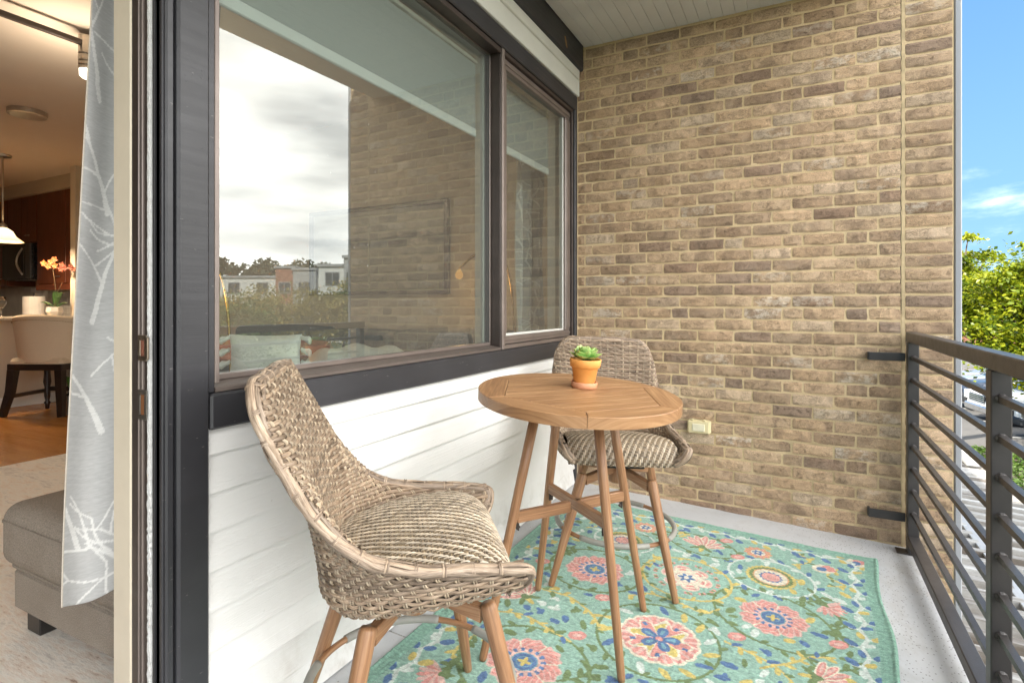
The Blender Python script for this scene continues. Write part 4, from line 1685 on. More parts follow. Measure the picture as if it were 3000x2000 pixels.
class Canvas:
    """Colour print on a grid of points, worked out shape by shape."""

    def __init__(s, X, Y, base):
        s.X, s.Y = X, Y
        s.c = np.tile(np.array(base, float), X.shape + (1,))
        s.busy = np.zeros(X.shape, bool)

    def win(s, cx, cy, r):
        ys = np.where((np.abs(s.Y - cy) < r).any(1))[0]
        xs = np.where((np.abs(s.X - cx) < r).any(0))[0]
        if len(ys) == 0 or len(xs) == 0:
            return None
        return slice(ys[0], ys[-1] + 1), slice(xs[0], xs[-1] + 1)

    def put(s, w, m, col, mark=True):
        s.c[w][m] = col
        if mark:
            s.busy[w] |= m

    def polar(s, cx, cy, rmax, fn):
        """fn(r, a) -> list of (mask, colour) painted in turn."""
        w = s.win(cx, cy, rmax)
        if w is None:
            return
        dx, dy = s.X[w] - cx, s.Y[w] - cy
        r = np.hypot(dx, dy)
        a = np.arctan2(dy, dx)
        for m, col in fn(r, a):
            s.put(w, m & (r < rmax), col)

    def ell(s, cx, cy, a, b, ang, col, mark=True, tip=1.0):
        w = s.win(cx, cy, max(a, b) * 1.1)
        if w is None:
            return
        dx, dy = s.X[w] - cx, s.Y[w] - cy
        u = (dx * math.cos(ang) + dy * math.sin(ang)) / a
        v = (-dx * math.sin(ang) + dy * math.cos(ang)) / b
        s.put(w, np.abs(u) ** (1.0 if tip > 1 else 2) + v * v < 1, col, mark)

    def line(s, pts, wd, col, mark=True):
        pts = np.asarray(pts, float)
        for i in range(len(pts) - 1):
            p, q = pts[i], pts[i + 1]
            w1 = wd if np.isscalar(wd) else wd[i]
            c = (p + q) / 2
            L = np.linalg.norm(q - p)
            w = s.win(c[0], c[1], L / 2 + w1 * 2)
            if w is None:
                continue
            dx, dy = s.X[w] - p[0], s.Y[w] - p[1]
            t = np.clip((dx * (q - p)[0] + dy * (q - p)[1]) / (L * L + 1e-12), 0, 1)
            d = np.hypot(dx - t * (q - p)[0], dy - t * (q - p)[1])
            s.put(w, d < w1 / 2, col, mark)


TEAL, TEALD = (.29, .52, .425), (.225, .465, .36)
PINK, PINKL, CREAM, MINT = (.74, .295, .255), (.79, .50, .44), (.82, .76, .60), (.70, .80, .74)
BLUE, YEL, OLIVE, ORNG, BLUEL = (.045, .155, .38), (.68, .55, .13), (.130, .225, .055), (.74, .40, .17), (.15, .38, .48)
RX0, RX1, RY0, RY1 = -1.232, 0.330, 1.050, 3.192
STEP = 0.0034
gx, gy = np.arange(RX0, RX1 + STEP / 2, STEP), np.arange(RY0, RY1 + STEP / 2, STEP)
GXX, GYY = np.meshgrid(gx, gy)
cv = Canvas(GXX, GYY, TEAL)
pr = np.random.RandomState(5)


def vine_ring(cx, cy, rx, ry, col, wd=0.013, leaves=None, a0=0.0, a1=2 * PI, n=60, wob=0.0, rot=0.0):
    a = np.linspace(a0, a1, n)
    k = 1 + wob * np.sin(7 * a)
    u, v = rx * k * np.cos(a), ry * k * np.sin(a)
    pts = np.stack([cx + u * math.cos(rot) - v * math.sin(rot), cy + u * math.sin(rot) + v * math.cos(rot)], 1)
    cv.line(pts, wd, col)
    if leaves:
        for i in range(2, n - 2, leaves):
            d = pts[i + 1] - pts[i]
            an = math.atan2(d[1], d[0])
            s_ = 1 if (i // leaves) % 2 else -1
            l = pr.uniform(.028, .040)
            aa = an + s_ * pr.uniform(.6, 1.1)
            cv.ell(pts[i][0] + .55 * l * math.cos(aa), pts[i][1] + .55 * l * math.sin(aa), l * .6, l * .30, aa, col if pr.rand() < .8 else OLIVE)
    return pts


def flower_pink(cx, cy, R0, rot=0.0):
    def fn(r, a):
        pet = np.abs(np.cos(3.5 * (a + rot)))
        rr = R0 * (0.86 + 0.14 * pet ** 0.5) * (1 + .04 * np.sin(17 * a))
        seam = (np.abs(np.sin(3.5 * (a + rot) + PI / 2)) < 0.10)
        yield r < rr, PINKL
        yield (r < rr * 0.94) & ~seam, PINK
        yield (r < rr * .97) & (np.sin(23 * a + 30 * r / R0) > .75), PINKL
        yield (r < rr) & seam & (r > R0 * .5), CREAM
        yield r < R0 * .52, PINKL
        yield (np.abs(r - R0 * .50) < R0 * .07) & (np.cos(15 * a) > 0.1), BLUE
        yield r < R0 * .36, BLUEL
        yield r < R0 * .325, BLUE
        yield r < R0 * .215, BLUEL
        yield r < R0 * .19, BLUE
        yield (r < R0 * .17 * (0.75 + .4 * np.cos(4 * a))), YEL
    cv.polar(cx, cy, R0 * 1.1, fn)


def rosette(cx, cy, R0):
    def fn(r, a):
        rr = R0 * (0.94 + .06 * np.abs(np.cos(8 * a)))
        yield r < rr, CREAM
        yield r < rr * .92, PINK
        yield (r < rr * .92) & (np.sin(25 * a) > .3), PINKL
        r2 = R0 * (.70 + .12 * np.cos(8 * a))
        yield r < r2, CREAM
        yield (r < r2 * .86) & (r > R0 * .3) & (np.cos(5 * a + .5) < -.25), YEL
        yield (r < r2 * .92) & (np.cos(5 * a + .5) > .1), PINK
        yield (np.abs(r - R0 * .64) < R0 * .07) & (np.cos(5 * a + .5 + .3) > .93), BLUE
        p = R0 * .47 * np.abs(np.cos(2.5 * (a - .25))) ** .6
        yield r < p + R0 * .03, BLUE
        yield (r < p * .82) & (r > R0 * .17) & (np.abs(np.cos(2.5 * (a - .25))) > .93), BLUEL
        yield r < R0 * .09, PINK
    cv.polar(cx, cy, R0 * 1.1, fn)


def concentric(cx, cy, R0):
    def fn(r, a):
        sc_ = 1 + .03 * np.sin(26 * a)
        yield r < R0 * sc_, YEL
        yield (r < R0 * .86 * sc_), OLIVE
        yield (r < R0 * .72 * sc_), ORNG
        yield r < R0 * .66, CREAM
        yield r < R0 * .44 * (1 + .1 * np.cos(14 * a)), BLUE
        yield r < R0 * .37, PINK
        yield (r < R0 * .37) & (np.sin(60 * r / R0 + 5 * a) > .4), PINKL
    cv.polar(cx, cy, R0 * 1.1, fn)


def sixpetal(cx, cy, R0):
    def fn(r, a):
        yield (np.abs(r - R0 * .94) < R0 * .06) & (np.cos(14 * a) > -.2), PINK
        yield (np.abs(r - R0 * .94) < R0 * .05) & (np.cos(14 * a) > .75), OLIVE
        pet = np.abs(np.cos(3 * a + .4))
        rr = R0 * .80 * (0.62 + .38 * pet ** .5)
        yield (r < rr), CREAM
        yield (r < rr * .90) & (r > R0 * .40) & (np.abs(np.sin(3 * a + .4)) < .62) & (np.sin(40 * r / R0) > -.5), PINK
        yield (r < rr * .97) & (np.abs(r - rr * .93) < R0 * .035), PINKL
        yield r < R0 * .34, PINKL
        p = R0 * .27 * (0.75 + .25 * np.cos(6 * a))
        yield r < R0 * .30, CREAM
        yield r < p, BLUE
        yield r < R0 * .08, CREAM
    cv.polar(cx, cy, R0 * 1.1, fn)


def small_fl(cx, cy, R0, c1=ORNG, c2=PINK):
    def fn(r, a):
        yield r < R0 * (0.92 + .08 * np.cos(11 * a)), c1
        yield (r < R0 * .85) & (np.cos(11 * a) > 0), c2
        yield r < R0 * .5, CREAM
        yield r < R0 * .36 * (1 + .25 * np.cos(6 * a)), BLUE
        yield r < R0 * .12, CREAM
    cv.polar(cx, cy, R0 * 1.1, fn)


def lotus(cx, cy, L, ang):
    for k in range(7):
        f = (k - 3) / 3
        a = ang + f * 1.15
        l = L * (1 - .18 * abs(f))
        ex, ey = cx + .52 * l * math.cos(a), cy + .52 * l * math.sin(a)
        cv.ell(ex, ey, l * .55, l * .17, a, CREAM)
        cv.ell(ex, ey, l * .50, l * .12, a, PINK)
        cv.ell(ex + .1 * l * math.cos(a), ey + .1 * l * math.sin(a), l * .30, l * .05, a, PINKL)
    for k in (-1, 0, 1):
        a = ang + PI + k * .9
        cv.ell(cx + .25 * L * math.cos(a), cy + .25 * L * math.sin(a), L * .26, L * .09, a, OLIVE if k else YEL)
    cv.ell(cx, cy, L * .16, L * .12, ang, OLIVE)


def tulip(cx, cy, L, ang):
    cv.ell(cx, cy, L * .62, L * .5, ang, CREAM)
    for k in (-1, 0, 1):
        a = ang + k * .55
        cv.ell(cx + .22 * L * math.cos(a), cy + .22 * L * math.sin(a), L * .42, L * .2, a, PINK)
    cv.ell(cx - .12 * L * math.cos(ang), cy - .12 * L * math.sin(ang), L * .28, L * .22, ang, BLUE)


def carnation(cx, cy, L, ang):
    for k in range(9):
        a = ang + (k - 4) * .36
        cv.ell(cx + .35 * L * math.cos(a), cy + .35 * L * math.sin(a), L * .42, L * .11, a, PINK if k % 2 else PINKL)
    for k in (-.5, .5):
        cv.ell(cx - .2 * L * math.cos(ang + k), cy - .2 * L * math.sin(ang + k), L * .3, L * .09, ang + k, OLIVE)


def sprig(pts, col, leafcols, wd=.011, leaf=.034, every=1):
    pts = np.asarray(pts, float)
    t = np.linspace(0, len(pts) - 1, len(pts) * 7)
    sm = crom(pts, np.arange(len(pts)), t)
    cv.line(sm, wd, col)
    for i in range(3, len(sm) - 1, 3):
        d = sm[i] - sm[i - 1]
        an = math.atan2(d[1], d[0])
        s_ = 1 if (i // 3) % 2 else -1
        a = an + s_ * pr.uniform(.7, 1.2)
        c = leafcols[pr.randint(len(leafcols))]
        l = leaf * pr.uniform(.8, 1.2)
        cv.ell(sm[i][0] + .5 * l * math.cos(a), sm[i][1] + .5 * l * math.sin(a), l * .6, l * .27, a, c)


# rings and vines first, then the blooms over them
vine_ring(-.452, 2.012, .218, .224, OLIVE, .011, 6)
vine_ring(-.085, 2.375, .235, .190, OLIVE, .012, 3, rot=-.5)
vine_ring(-.108, 2.730, .180, .165, MINT, .012, 6)
for k in range(9):
    a = k * .7
    cv.ell(-.108 + .20 * math.cos(a), 2.73 + .185 * math.sin(a), .022, .012, a + .8, BLUE)
vine_ring(-.442, 2.518, .190, .185, YEL, .012, 5)
vine_ring(-.815, 2.374, .205, .190, OLIVE, .012, 4)
vine_ring(-.810, 1.640, .220, .205, OLIVE, .012, 3)
vine_ring(-.430, 2.900, .165, .110, OLIVE, .010, 5, rot=-.2)
vine_ring(-.785, 2.745, .150, .140, MINT, .010, 6)
vine_ring(-.08, 1.62, .22, .2, OLIVE, .011, 5)
vine_ring(-.46, 1.35, .2, .19, YEL, .011, 5)
for p in ([(-1.02, 2.16), (-.95, 2.10), (-.83, 2.10), (-.72, 2.04), (-.66, 1.97)], [(-1.03, 1.86), (-.93, 1.89), (-.82, 1.86), (-.72, 1.83)],
          [(-.28, 2.33), (-.33, 2.27), (-.42, 2.29), (-.55, 2.30), (-.62, 2.24)], [(.17, 2.99), (.12, 2.88), (.19, 2.82), (.12, 2.78)],
          [(-.10, 2.03), (0.0, 2.12), (.05, 2.18), (.13, 2.22)], [(-.23, 2.12), (-.15, 2.10), (-.05, 2.06), (.02, 1.98)], [(.0, 2.93), (.05, 3.0), (.0, 3.06)],
          [(-.62, 2.66), (-.60, 2.58), (-.63, 2.50), (-.6, 2.42)], [(-1.0, 2.78), (-.93, 2.86), (-.9, 2.92)], [(-.64, 3.03), (-.56, 3.01), (-.52, 2.96)],
          [(-.98, 1.35), (-.9, 1.3), (-.8, 1.33), (-.7, 1.28)], [(-.55, 1.62), (-.48, 1.57), (-.38, 1.6), (-.3, 1.55)], [(-1.02, 1.72), (-1.04, 1.6), (-1.02, 1.52)]):
    sprig(p, YEL, [YEL, YEL, OLIVE, BLUE])
for p in ([(.13, 2.55), (.17, 2.47), (.13, 2.40), (.19, 2.33)], [(.0, 2.56), (.06, 2.60), (.10, 2.66)], [(-.97, 2.55), (-1.0, 2.48), (-.98, 2.42)], [(-1.02, 1.60), (-1.0, 1.53), (-1.04, 1.46)],
          [(-.68, 1.62), (-.62, 1.68), (-.60, 1.76)], [(.02, 2.2), (.1, 2.1), (.18, 2.05)], [(-.6, 2.84), (-.64, 2.9), (-.62, 2.97)], [(.14, 2.15), (.2, 2.2), (.17, 2.27)]):
    sprig(p, OLIVE, [OLIVE, OLIVE, OLIVE], .010, .042)
for cx, cy, r_ in ((-.081, 2.380, .128), (-.815, 2.374, .128), (-.812, 1.650, .128), (-.08, 1.62, .12)):
    flower_pink(cx, cy, r_, cx)
rosette(-.448, 2.012, .150)
concentric(-.108, 2.728, .105)
concentric(-.790, 2.735, .098)
sixpetal(-.442, 2.518, .142)
sixpetal(-.46, 1.35, .13)
for cx, cy in ((-.178, 2.962), (-.729, 2.955)):
    small_fl(cx, cy, .066)
lotus(-.430, 2.880, .13, PI / 2)
lotus(-.985, 2.010, .125, 2.6)
lotus(.075, 2.075, .125, .2)
tulip(.244, 3.099, .085, 1.0)
tulip(.106, 2.948, .085, .6)
tulip(-.994, 2.965, .085, 2.2)
carnation(.110, 2.590, .10, -.6)
carnation(-1.015, 1.458, .10, -2.3)
carnation(.11, 1.86, .09, .5)
for cx, cy in ((-.195, 2.175), (.145, 2.318), (-.710, 1.876), (-.708, 2.168), (-.261, 2.859), (-1.045, 2.318), (-.33, 3.02), (-.6, 1.5), (.15, 1.7)):
    cv.ell(cx, cy, .034, .026, .6, PINK)
    cv.ell(cx, cy, .018, .010, .6, PINKL)
for a in np.arange(0, 2 * PI, .42):                             # loose leaves round the rosette
    c = (YEL, BLUE, MINT, YEL, OLIVE)[int(a * 7) % 5]
    cv.ell(-.45 + .188 * math.cos(a), 2.012 + .19 * math.sin(a), .032, .013, a + .5, c)


def border(p0, p1, inw):
    """A white zigzag vine with blue and yellow leaves."""
    p0, p1, inw = np.array(p0), np.array(p1), np.array(inw)
    L = np.linalg.norm(p1 - p0)
    d = (p1 - p0) / L
    n = int(L / .062)
    pts = [p0 + d * L * i / n + inw * (.011 if i % 2 else -.011) for i in range(n + 1)]
    cv.line(pts, .0155, MINT)
    for i in range(n):
        q = pts[i]
        s_ = 1 if i % 2 else -1
        b = q + inw * s_ * .034
        an = math.atan2(*(inw * s_ + d * .8)[::-1])
        cv.line([q, b], .012, MINT)
        cv.ell(b[0] + d[0] * .016, b[1] + d[1] * .016, .027, .0155, an, BLUE if i % 5 else YEL)
        b2 = q - inw * s_ * .024 + d * .02
        cv.ell(b2[0], b2[1], .023, .013, an + 1.2, (BLUE, MINT, YEL)[i % 3])


ins = .100
border((RX1 - ins, RY0 + ins), (RX1 - ins, RY1 - ins), (-1, 0))
border((RX0 + ins, RY1 - ins), (RX1 - ins, RY1 - ins), (0, -1))
border((RX0 + ins, RY0 + ins), (RX0 + ins, RY1 - ins), (1, 0))
border((RX0 + ins, RY0 + ins), (RX1 - ins, RY0 + ins), (0, 1))
# fill the ground with single leaves where nothing is printed yet
for _ in range(1800):
    cx, cy = pr.uniform(RX0 + .15, RX1 - .15), pr.uniform(RY0 + .15, RY1 - .15)
    w = cv.win(cx, cy, .030)
    if cv.busy[w].mean() > .13:
        continue
    c = [OLIVE, MINT, BLUE, YEL, MINT, BLUE][pr.randint(6)]
    a = pr.uniform(0, PI)
    cv.ell(cx, cy, pr.uniform(.018, .032), pr.uniform(.010, .016), a, c)
    if pr.rand() < .4:
        cv.ell(cx + .016 * math.cos(a + 1), cy + .016 * math.sin(a + 1), .016, .008, a + 1.2, c)
edge = np.minimum.reduce([GXX - RX0, RX1 - GXX, GYY - RY0, RY1 - GYY])
cv.c[edge < .058] = TEALD
cv.c[edge < .010] = (.215, .455, .335)
# hooked loops: short worm-like tufts that shade and lift the colours
ny, nx = GXX.shape


def smooth_noise(cell, seed):
    q = np.random.RandomState(seed)
    h, w = int(ny * STEP / cell[1]) + 3, int(nx * STEP / cell[0]) + 3
    g = q.rand(h, w)
    fy, fx = np.arange(ny) * STEP / cell[1], np.arange(nx) * STEP / cell[0]
    iy, ix = fy.astype(int), fx.astype(int)
    ty, tx = (fy - iy)[:, None], (fx - ix)[None]
    ty, tx = ty * ty * (3 - 2 * ty), tx * tx * (3 - 2 * tx)
    return (g[iy][:, ix] * (1 - ty) * (1 - tx) + g[iy][:, ix + 1] * (1 - ty) * tx + g[iy + 1][:, ix] * ty * (1 - tx) + g[iy + 1][:, ix + 1] * ty * tx)


tuft = 0.6 * np.abs(smooth_noise((.016, .006), 3) - .5) * 2 + .4 * smooth_noise((.008, .008), 4)
lum = 0.72 + 0.66 * tuft + .10 * (smooth_noise((.25, .25), 8) - .5)
colr = (cv.c * 0.90 + 0.10 * np.array((.72, .74, .70))) * lum[..., None]
zz = floor_z(GXX) + RUG_T * np.clip(edge / .006, 0, 1) ** .5 - 0.0035 + 0.0045 * tuft * (edge > .004)
zz += .004 * np.exp(-((edge - .012) / .007) ** 2) + (.004 + .006 * np.sin(GYY * 8.3 + 1)) * np.exp(-np.maximum(0, RX1 - GXX) / .06)
zz = np.where(edge < .0008, floor_z(GXX) + 0.0008, zz)
GX2 = GXX - np.clip((GXX + .4) / .73, 0, 1) * .030 * np.clip(RY1 - GYY, 0, 3) + np.clip((GXX + .4) / .73, 0, 1) ** 6 * .009 * np.sin(GYY * 8.3)
mb = MB()
grid(mb, np.stack([GX2, GYY, zz], -1))
t = NT('hooked_wool')
a = t.n('Attribute', attribute_name='print')
o = t.obj()
n1 = t.noise(t.map(o, (230, 420, 1)), 1.0, 3, 0.6, 1.5)
col = t.mix(0.75, a.outputs['Color'], t.ramp(n1, [(0.34, (0.62, 0.63, 0.64)), (0.52, (1, 1, 1)), (0.66, (1.28, 1.26, 1.24))]), 'MULTIPLY')
t.bump(n1, 0.9, 0.006)
M['rug'] = t.fin(col, 0.95, Specular_IOR_Level=0.1, Sheen_Weight=0.15)
me = mb.mesh('floral_rug', M['rug'], True)
at = me.attributes.new('print', 'FLOAT_COLOR', 'POINT')
at.data.foreach_set('color', np.concatenate([np.clip(colr, 0, 1), np.ones((ny, nx, 1))], -1).astype(np.float32).ravel())
link('floral_rug', me, label='teal hooked wool rug with pink flowers and green vines on the balcony floor', cat='rug')

# ================================================================== THE ROOM INDOORS
FZ, RC = 0.02, 2.83
M['wallpaint'] = plain('warm_wall_paint', (0.50, 0.43, 0.34), 0.75, 0, 0.03, 1.5, 0.05, 180)
M['ceilpaint'] = plain('room_ceiling_paint', (0.72, 0.64, 0.54), 0.85, 0, 0.03, 1.5, 0.08, 160)
t = NT('oak_floor')
o = t.obj()
n1 = t.noise(t.map(o, (1.2, 9, 1)), 1.0, 5, 0.6, 0.4)
n2 = t.noise(t.map(o, (6, 90, 1)), 1.0, 4)
f = t.math('ADD', t.math('MULTIPLY', n1, 0.6), t.math('MULTIPLY', n2, 0.4))
M['oak'] = t.fin(t.ramp(f, [(0.3, (0.42, 0.165, 0.035)), (0.7, (0.62, 0.29, 0.08))]), 0.22)


def solid(name, m, *boxes, parent=None, b=0.0, **k):
    mb = MB()
    for q in boxes:
        bx(mb, *q, b)
    return mb.obj(name, m, parent, **k)


fl = solid('interior_floor', plain('subfloor', (0.10, 0.06, 0.03), 0.8), (-11.3, -1.40, -3.0, 4.2, -0.2, FZ - 0.003), kind='structure')
bw = 0.14
pmesh = {}
for k in range(4):
    mb = MB()
    bx(mb, 0, 2.395, 0, bw - 0.002, FZ - 0.018, FZ, 0.0012, axis=0)
    pmesh[k] = mb.mesh('floor_board', M['oak'])
y = -0.9
i = 0
while y < 3.95:                                                 # boards where the room shows them
    for k in range(3):
        q = link('floor_board', pmesh[rng.randrange(4)], fl, loc=(-11.0 + k * 2.4 + (i % 3) * 0.5 - 0.2, y, rng.uniform(-0.0004, 0.0004)))
    y += bw
    i += 1
solid('interior_ceiling', M['ceilpaint'], (-11.3, -1.52, -3.0, 4.2, RC, RC + 0.045), kind='structure')
solid('interior_wall', M['wallpaint'], (-7.60, -1.5225, 3.75, 3.945, FZ, RC - 0.001), (-11.5, -11.3, -3.0, 4.4, -0.2, 2.87), (-11.3, -1.53, -3.2, -3.0, -0.2, 2.87),
      (-11.3, -7.62, 3.98, 4.4, -0.2, 2.87), (-11.28, -7.62, 3.60, 3.979, 2.662, RC - 0.001), kind='structure')
solid('partition_wall', plain('partition_paint', (0.66, 0.58, 0.46), 0.7, 0, 0.03), (-7.725, -7.612, 3.425, 3.749, FZ, RC - 0.002), b=0.004, label='narrow beige wall end between kitchen and curtain', cat='wall end')

# ---- area rug
t = NT('faded_area_rug')
o = t.obj()
n1 = t.noise(t.map(o, (3.5, 11, 1)), 1.0, 8, 0.72, 0.8)
n2 = t.noise(t.map(o, (14, 60, 1)), 1.0, 4, 0.7)
f = t.math('ADD', t.math('MULTIPLY', n1, 0.68), t.math('MULTIPLY', n2, 0.32))
col = t.ramp(f, [(0.36, (0.42, 0.29, 0.22)), (0.42, (0.80, 0.69, 0.60)), (0.52, (0.88, 0.84, 0.78)), (0.60, (0.66, 0.62, 0.58)), (0.68, (0.84, 0.69, 0.60))])
t.bump(n2, 0.5, 0.004)
M['arearug'] = t.fin(col, 0.95)
solid('area_rug', M['arearug'], (-5.0, -1.75, -1.2, 3.1, FZ + 0.001, FZ + 0.014), b=0.004, label='faded cream and blush area rug under the ottoman indoors', cat='area rug')

# ---- ottoman
t = NT('grey_brown_tweed')
o = t.obj()
n1 = t.noise(o, 260, 3, 0.7)
n2 = t.noise(o, 6, 4)
col = t.mix(0.8, t.ramp(n2, [(0.3, (0.25, 0.215, 0.18)), (0.7, (0.315, 0.275, 0.235))]), t.ramp(n1, [(0.3, (0.55, 0.55, 0.55)), (0.7, (1.45, 1.45, 1.45))]), 'MULTIPLY')
t.bump(n1, 0.7, 0.003)
M['tweed'] = t.fin(col, 0.95, Specular_IOR_Level=0.15)


def puff(mb, x0, x1, y0, y1, z0, z1, rad=0.05, bulge=0.018, **k):
    """Stuffed cushion: a box with rounded edges and a crowned top."""
    c = np.array(((x0 + x1) / 2, (y0 + y1) / 2, (z0 + z1) / 2))
    h = np.array(((x1 - x0) / 2, (y1 - y0) / 2, (z1 - z0) / 2))
    rad = min(rad, 0.9 * h.min())

    def samples(hh):
        e = np.sin(np.linspace(0, PI / 2, 6))
        inner = np.linspace(-(hh - rad), hh - rad, 8)
        return np.concatenate([-(hh - rad) - rad * e[:0:-1], inner, hh - rad + rad * e[1:]])
    for ax in range(3):
        o1, o2 = [i for i in range(3) if i != ax]
        A, B = np.meshgrid(samples(h[o1]), samples(h[o2]))
        for s_ in (-1, 1):
            p = np.zeros(A.shape + (3,))
            p[..., o1], p[..., o2], p[..., ax] = A, B, s_ * h[ax]
            inn = np.clip(p, -(h - rad), h - rad)
            d = p - inn
            d /= np.linalg.norm(d, axis=-1)[..., None] + 1e-9
            q = inn + rad * d
            q[..., 2] += bulge * np.sign(q[..., 2]) * (1 - (q[..., 0] / h[0]) ** 2) * (1 - (q[..., 1] / h[1]) ** 2) * np.abs(q[..., 2] / h[2])
            grid(mb, c + (q if (s_ > 0) == (ax != 1) else q[:, ::-1]))


r = thing('ottoman', 'grey brown tweed ottoman with black block feet standing on the area rug', 'ottoman', (-2.43, 0.905, FZ + 0.014))
mb = MB()
bx(mb, 0, 0.82, 0, 0.62, 0.075, 0.235, 0.02)
mb.obj('base', M['tweed'], r)
mb = MB()
puff(mb, -0.030, 0.85, -0.030, 0.65, 0.236, 0.452, 0.055)
q = mb.obj('cushion', M['tweed'], r, smooth=True)
mb = MB()
for zz, g in ((0.238, 0.004), (0.397, 0.030)):
    pp = []
    for i, (cx, cy) in enumerate(((.79, .59), (.03, .59), (.03, .03), (.79, .03))):
        for q_ in np.linspace(0, PI / 2, 8):
            pp.append((cx + (.03 + g) * math.cos(q_ + i * PI / 2), cy + (.03 + g) * math.sin(q_ + i * PI / 2), zz))
    tube(mb, pp, 0.0055, 6, closed=True)
mb.obj('piping', M['tweed'], q, smooth=True)
for x, y in ((0.03, 0.03), (0.70, 0.03), (0.03, 0.5), (0.70, 0.5)):
    mb = MB()
    bx(mb, x, x + 0.09, y, y + 0.09, 0, 0.0745, 0.004)
    mb.obj('foot', plain('black_wood_foot', (0.02, 0.018, 0.017), 0.35), r)

# ---- curtains with a printed branch pattern
CW, CH_ = 0.40, 2.35
cx_, cz_ = np.arange(0, CW, 0.0028), np.arange(0, CH_, 0.0036)
UU, VV = np.meshgrid(cx_, cz_)
ck = Canvas(UU, VV, (0.46, 0.463, 0.465))
br = random.Random(21)


def branch(x, z, a, L, w, depth):
    n = 7
    pts, ws = [(x, z)], []
    for i in range(n):
        a += br.uniform(-.16, .16) + (0.02 if a > PI / 2 else -0.02)
        x += L / n * math.cos(a)
        z += L / n * math.sin(a)
        pts.append((x, z))
        ws.append(max(.0055, w * (1 - .62 * i / n)))
    ck.line(pts, ws, (0.70, 0.70, 0.69))
    if depth > 0:
        for k, s_ in ((3, 1), (5, -1), (7, 1), (7, -1)):
            if br.random() < .62:
                branch(pts[k][0], pts[k][1], a + s_ * br.uniform(.45, .85), L * br.uniform(.48, .68), w * .52, depth - 1)


for k in range(9):
    for j in range(3):
        branch(0.085 + j * 0.16 + br.uniform(-.01, .01) - 0.035 * (k % 2), -0.15 + k * 0.30 + 0.11 * (j % 2), PI / 2 + br.uniform(.2, .42) * (1 if (j + k) % 3 else -1), 0.25, 0.0150, 2)
cc = ck.c * (1 + 0.10 * (np.random.RandomState(2).rand(len(cz_), 1) - .5))[..., None]
cc[:, :2] = (0.55, 0.50, 0.43)
t = NT('printed_curtain')
a = t.n('Attribute', attribute_name='print')
o = t.obj()
n1 = t.noise(t.map(o, (60, 60, 420)), 1.0, 3)
t.bump(n1, 0.3, 0.002)
col = t.mix(0.5, a.outputs['Color'], t.ramp(n1, [(0.3, (0.82, 0.82, 0.82)), (0.7, (1.15, 1.15, 1.15))]), 'MULTIPLY')
M['curtain'] = t.fin(col, 0.85)


def curtain(label, y_of, x0, zb, zt, amp, per, ph):
    q = VV / CH_
    zz = zb + q * (zt - zb)
    yy = y_of(UU / CW, zz)
    xx = x0 + amp * np.sin(2 * PI * UU / per + ph + .6 * np.sin(3 * zz))
    zz = zz + .012 * np.sin(2 * PI * UU / per + ph) * (1 - q)
    mb = MB()
    grid(mb, np.stack([xx, yy, zz], -1))
    me = mb.mesh('curtain', M['curtain'], True)
    at = me.attributes.new('print', 'FLOAT_COLOR', 'POINT')
    at.data.foreach_set('color', np.concatenate([np.clip(cc, 0, 1), np.ones(UU.shape + (1,))], -1).astype(np.float32).ravel())
    o = link('curtain', me, label=label, cat='curtain', group='grey curtains with white branches')
    md = o.modifiers.new('thickness', 'SOLIDIFY')
    md.thickness = 0.0015


curtain('grey curtain printed with white branches hanging beside the open door', lambda u, z: 0.707 + .062 * np.clip((z - .41) / 1.55, 0, 1.4) ** 1.3 + u * .36, -1.640, 0.405, 2.68, 0.014, 0.19, 2.3)
curtain('grey branch printed curtain behind the narrow window by the brick wall', lambda u, z: 3.24 + u * .42, -1.66, 0.405, 2.68, 0.035, 0.13, 0.4)

# ---- kitchen
M['cherry'] = wood('cherry_cabinet', (0.085, 0.022, 0.010), (0.13, 0.036, 0.016), (0.175, 0.052, 0.024), 2.0, 40.0, 0.35)
cab = thing('kitchen_cabinets', 'dark cherry wall cabinets running along the kitchen above white tiles', 'kitchen cabinets')
solid('carcass', M['cherry'], (-11.2, -9.955, 3.672, 3.978, 1.446, 2.66), (-9.954, -9.10, 3.672, 3.978, 2.022, 2.66), (-9.099, -7.63, 3.672, 3.978, 1.446, 2.66), parent=cab)
for x0, x1, z0 in ((-11.1, -10.55, 1.455), (-10.54, -9.96, 1.455), (-9.94, -9.535, 2.03), (-9.53, -9.11, 2.03), (-9.09, -8.35, 1.455), (-8.342, -7.64, 1.455)):
    mb = MB()
    bx(mb, x0, x1, 3.650, 3.6715, z0, 2.655, 0.004, axis=2)
    dr = mb.obj('cabinet_door', M['cherry'], cab)
    mb = MB()
    hx = x1 - 0.16 if z0 < 2 else (x0 + x1) / 2
    tube(mb, [(hx - .06, 3.628, z0 + .09), (hx + .06, 3.628, z0 + .09)], 0.007, 6)
    mb.obj('handle', M['steel'], dr)
mb = MB()
bx(mb, -9.099, -7.63, 3.640, 3.70, 1.372, 1.445, 0.004, axis=0)
mb.obj('light_rail', M['cherry'], cab)
bs = solid('backsplash', plain('grout', (0.50, 0.48, 0.43), 0.9), (-11.2, -7.62, 3.966, 3.979, 0.90, 1.445), label='white subway tile backsplash under the cherry cabinets', cat='backsplash')
tm = MB()
bx(tm, 0, 0.146, -0.008, 0, 0, 0.071, 0.002)
tm = tm.mesh('tile', plain('white_glazed_tile', (0.84, 0.83, 0.79), 0.18, 0, 0.05, 3))
for i in range(7):
    for k in range(16):
        link('tile', tm, bs, loc=(-10.05 + k * 0.15 + (0.075 if i % 2 else 0), 3.966, 0.905 + i * 0.075))
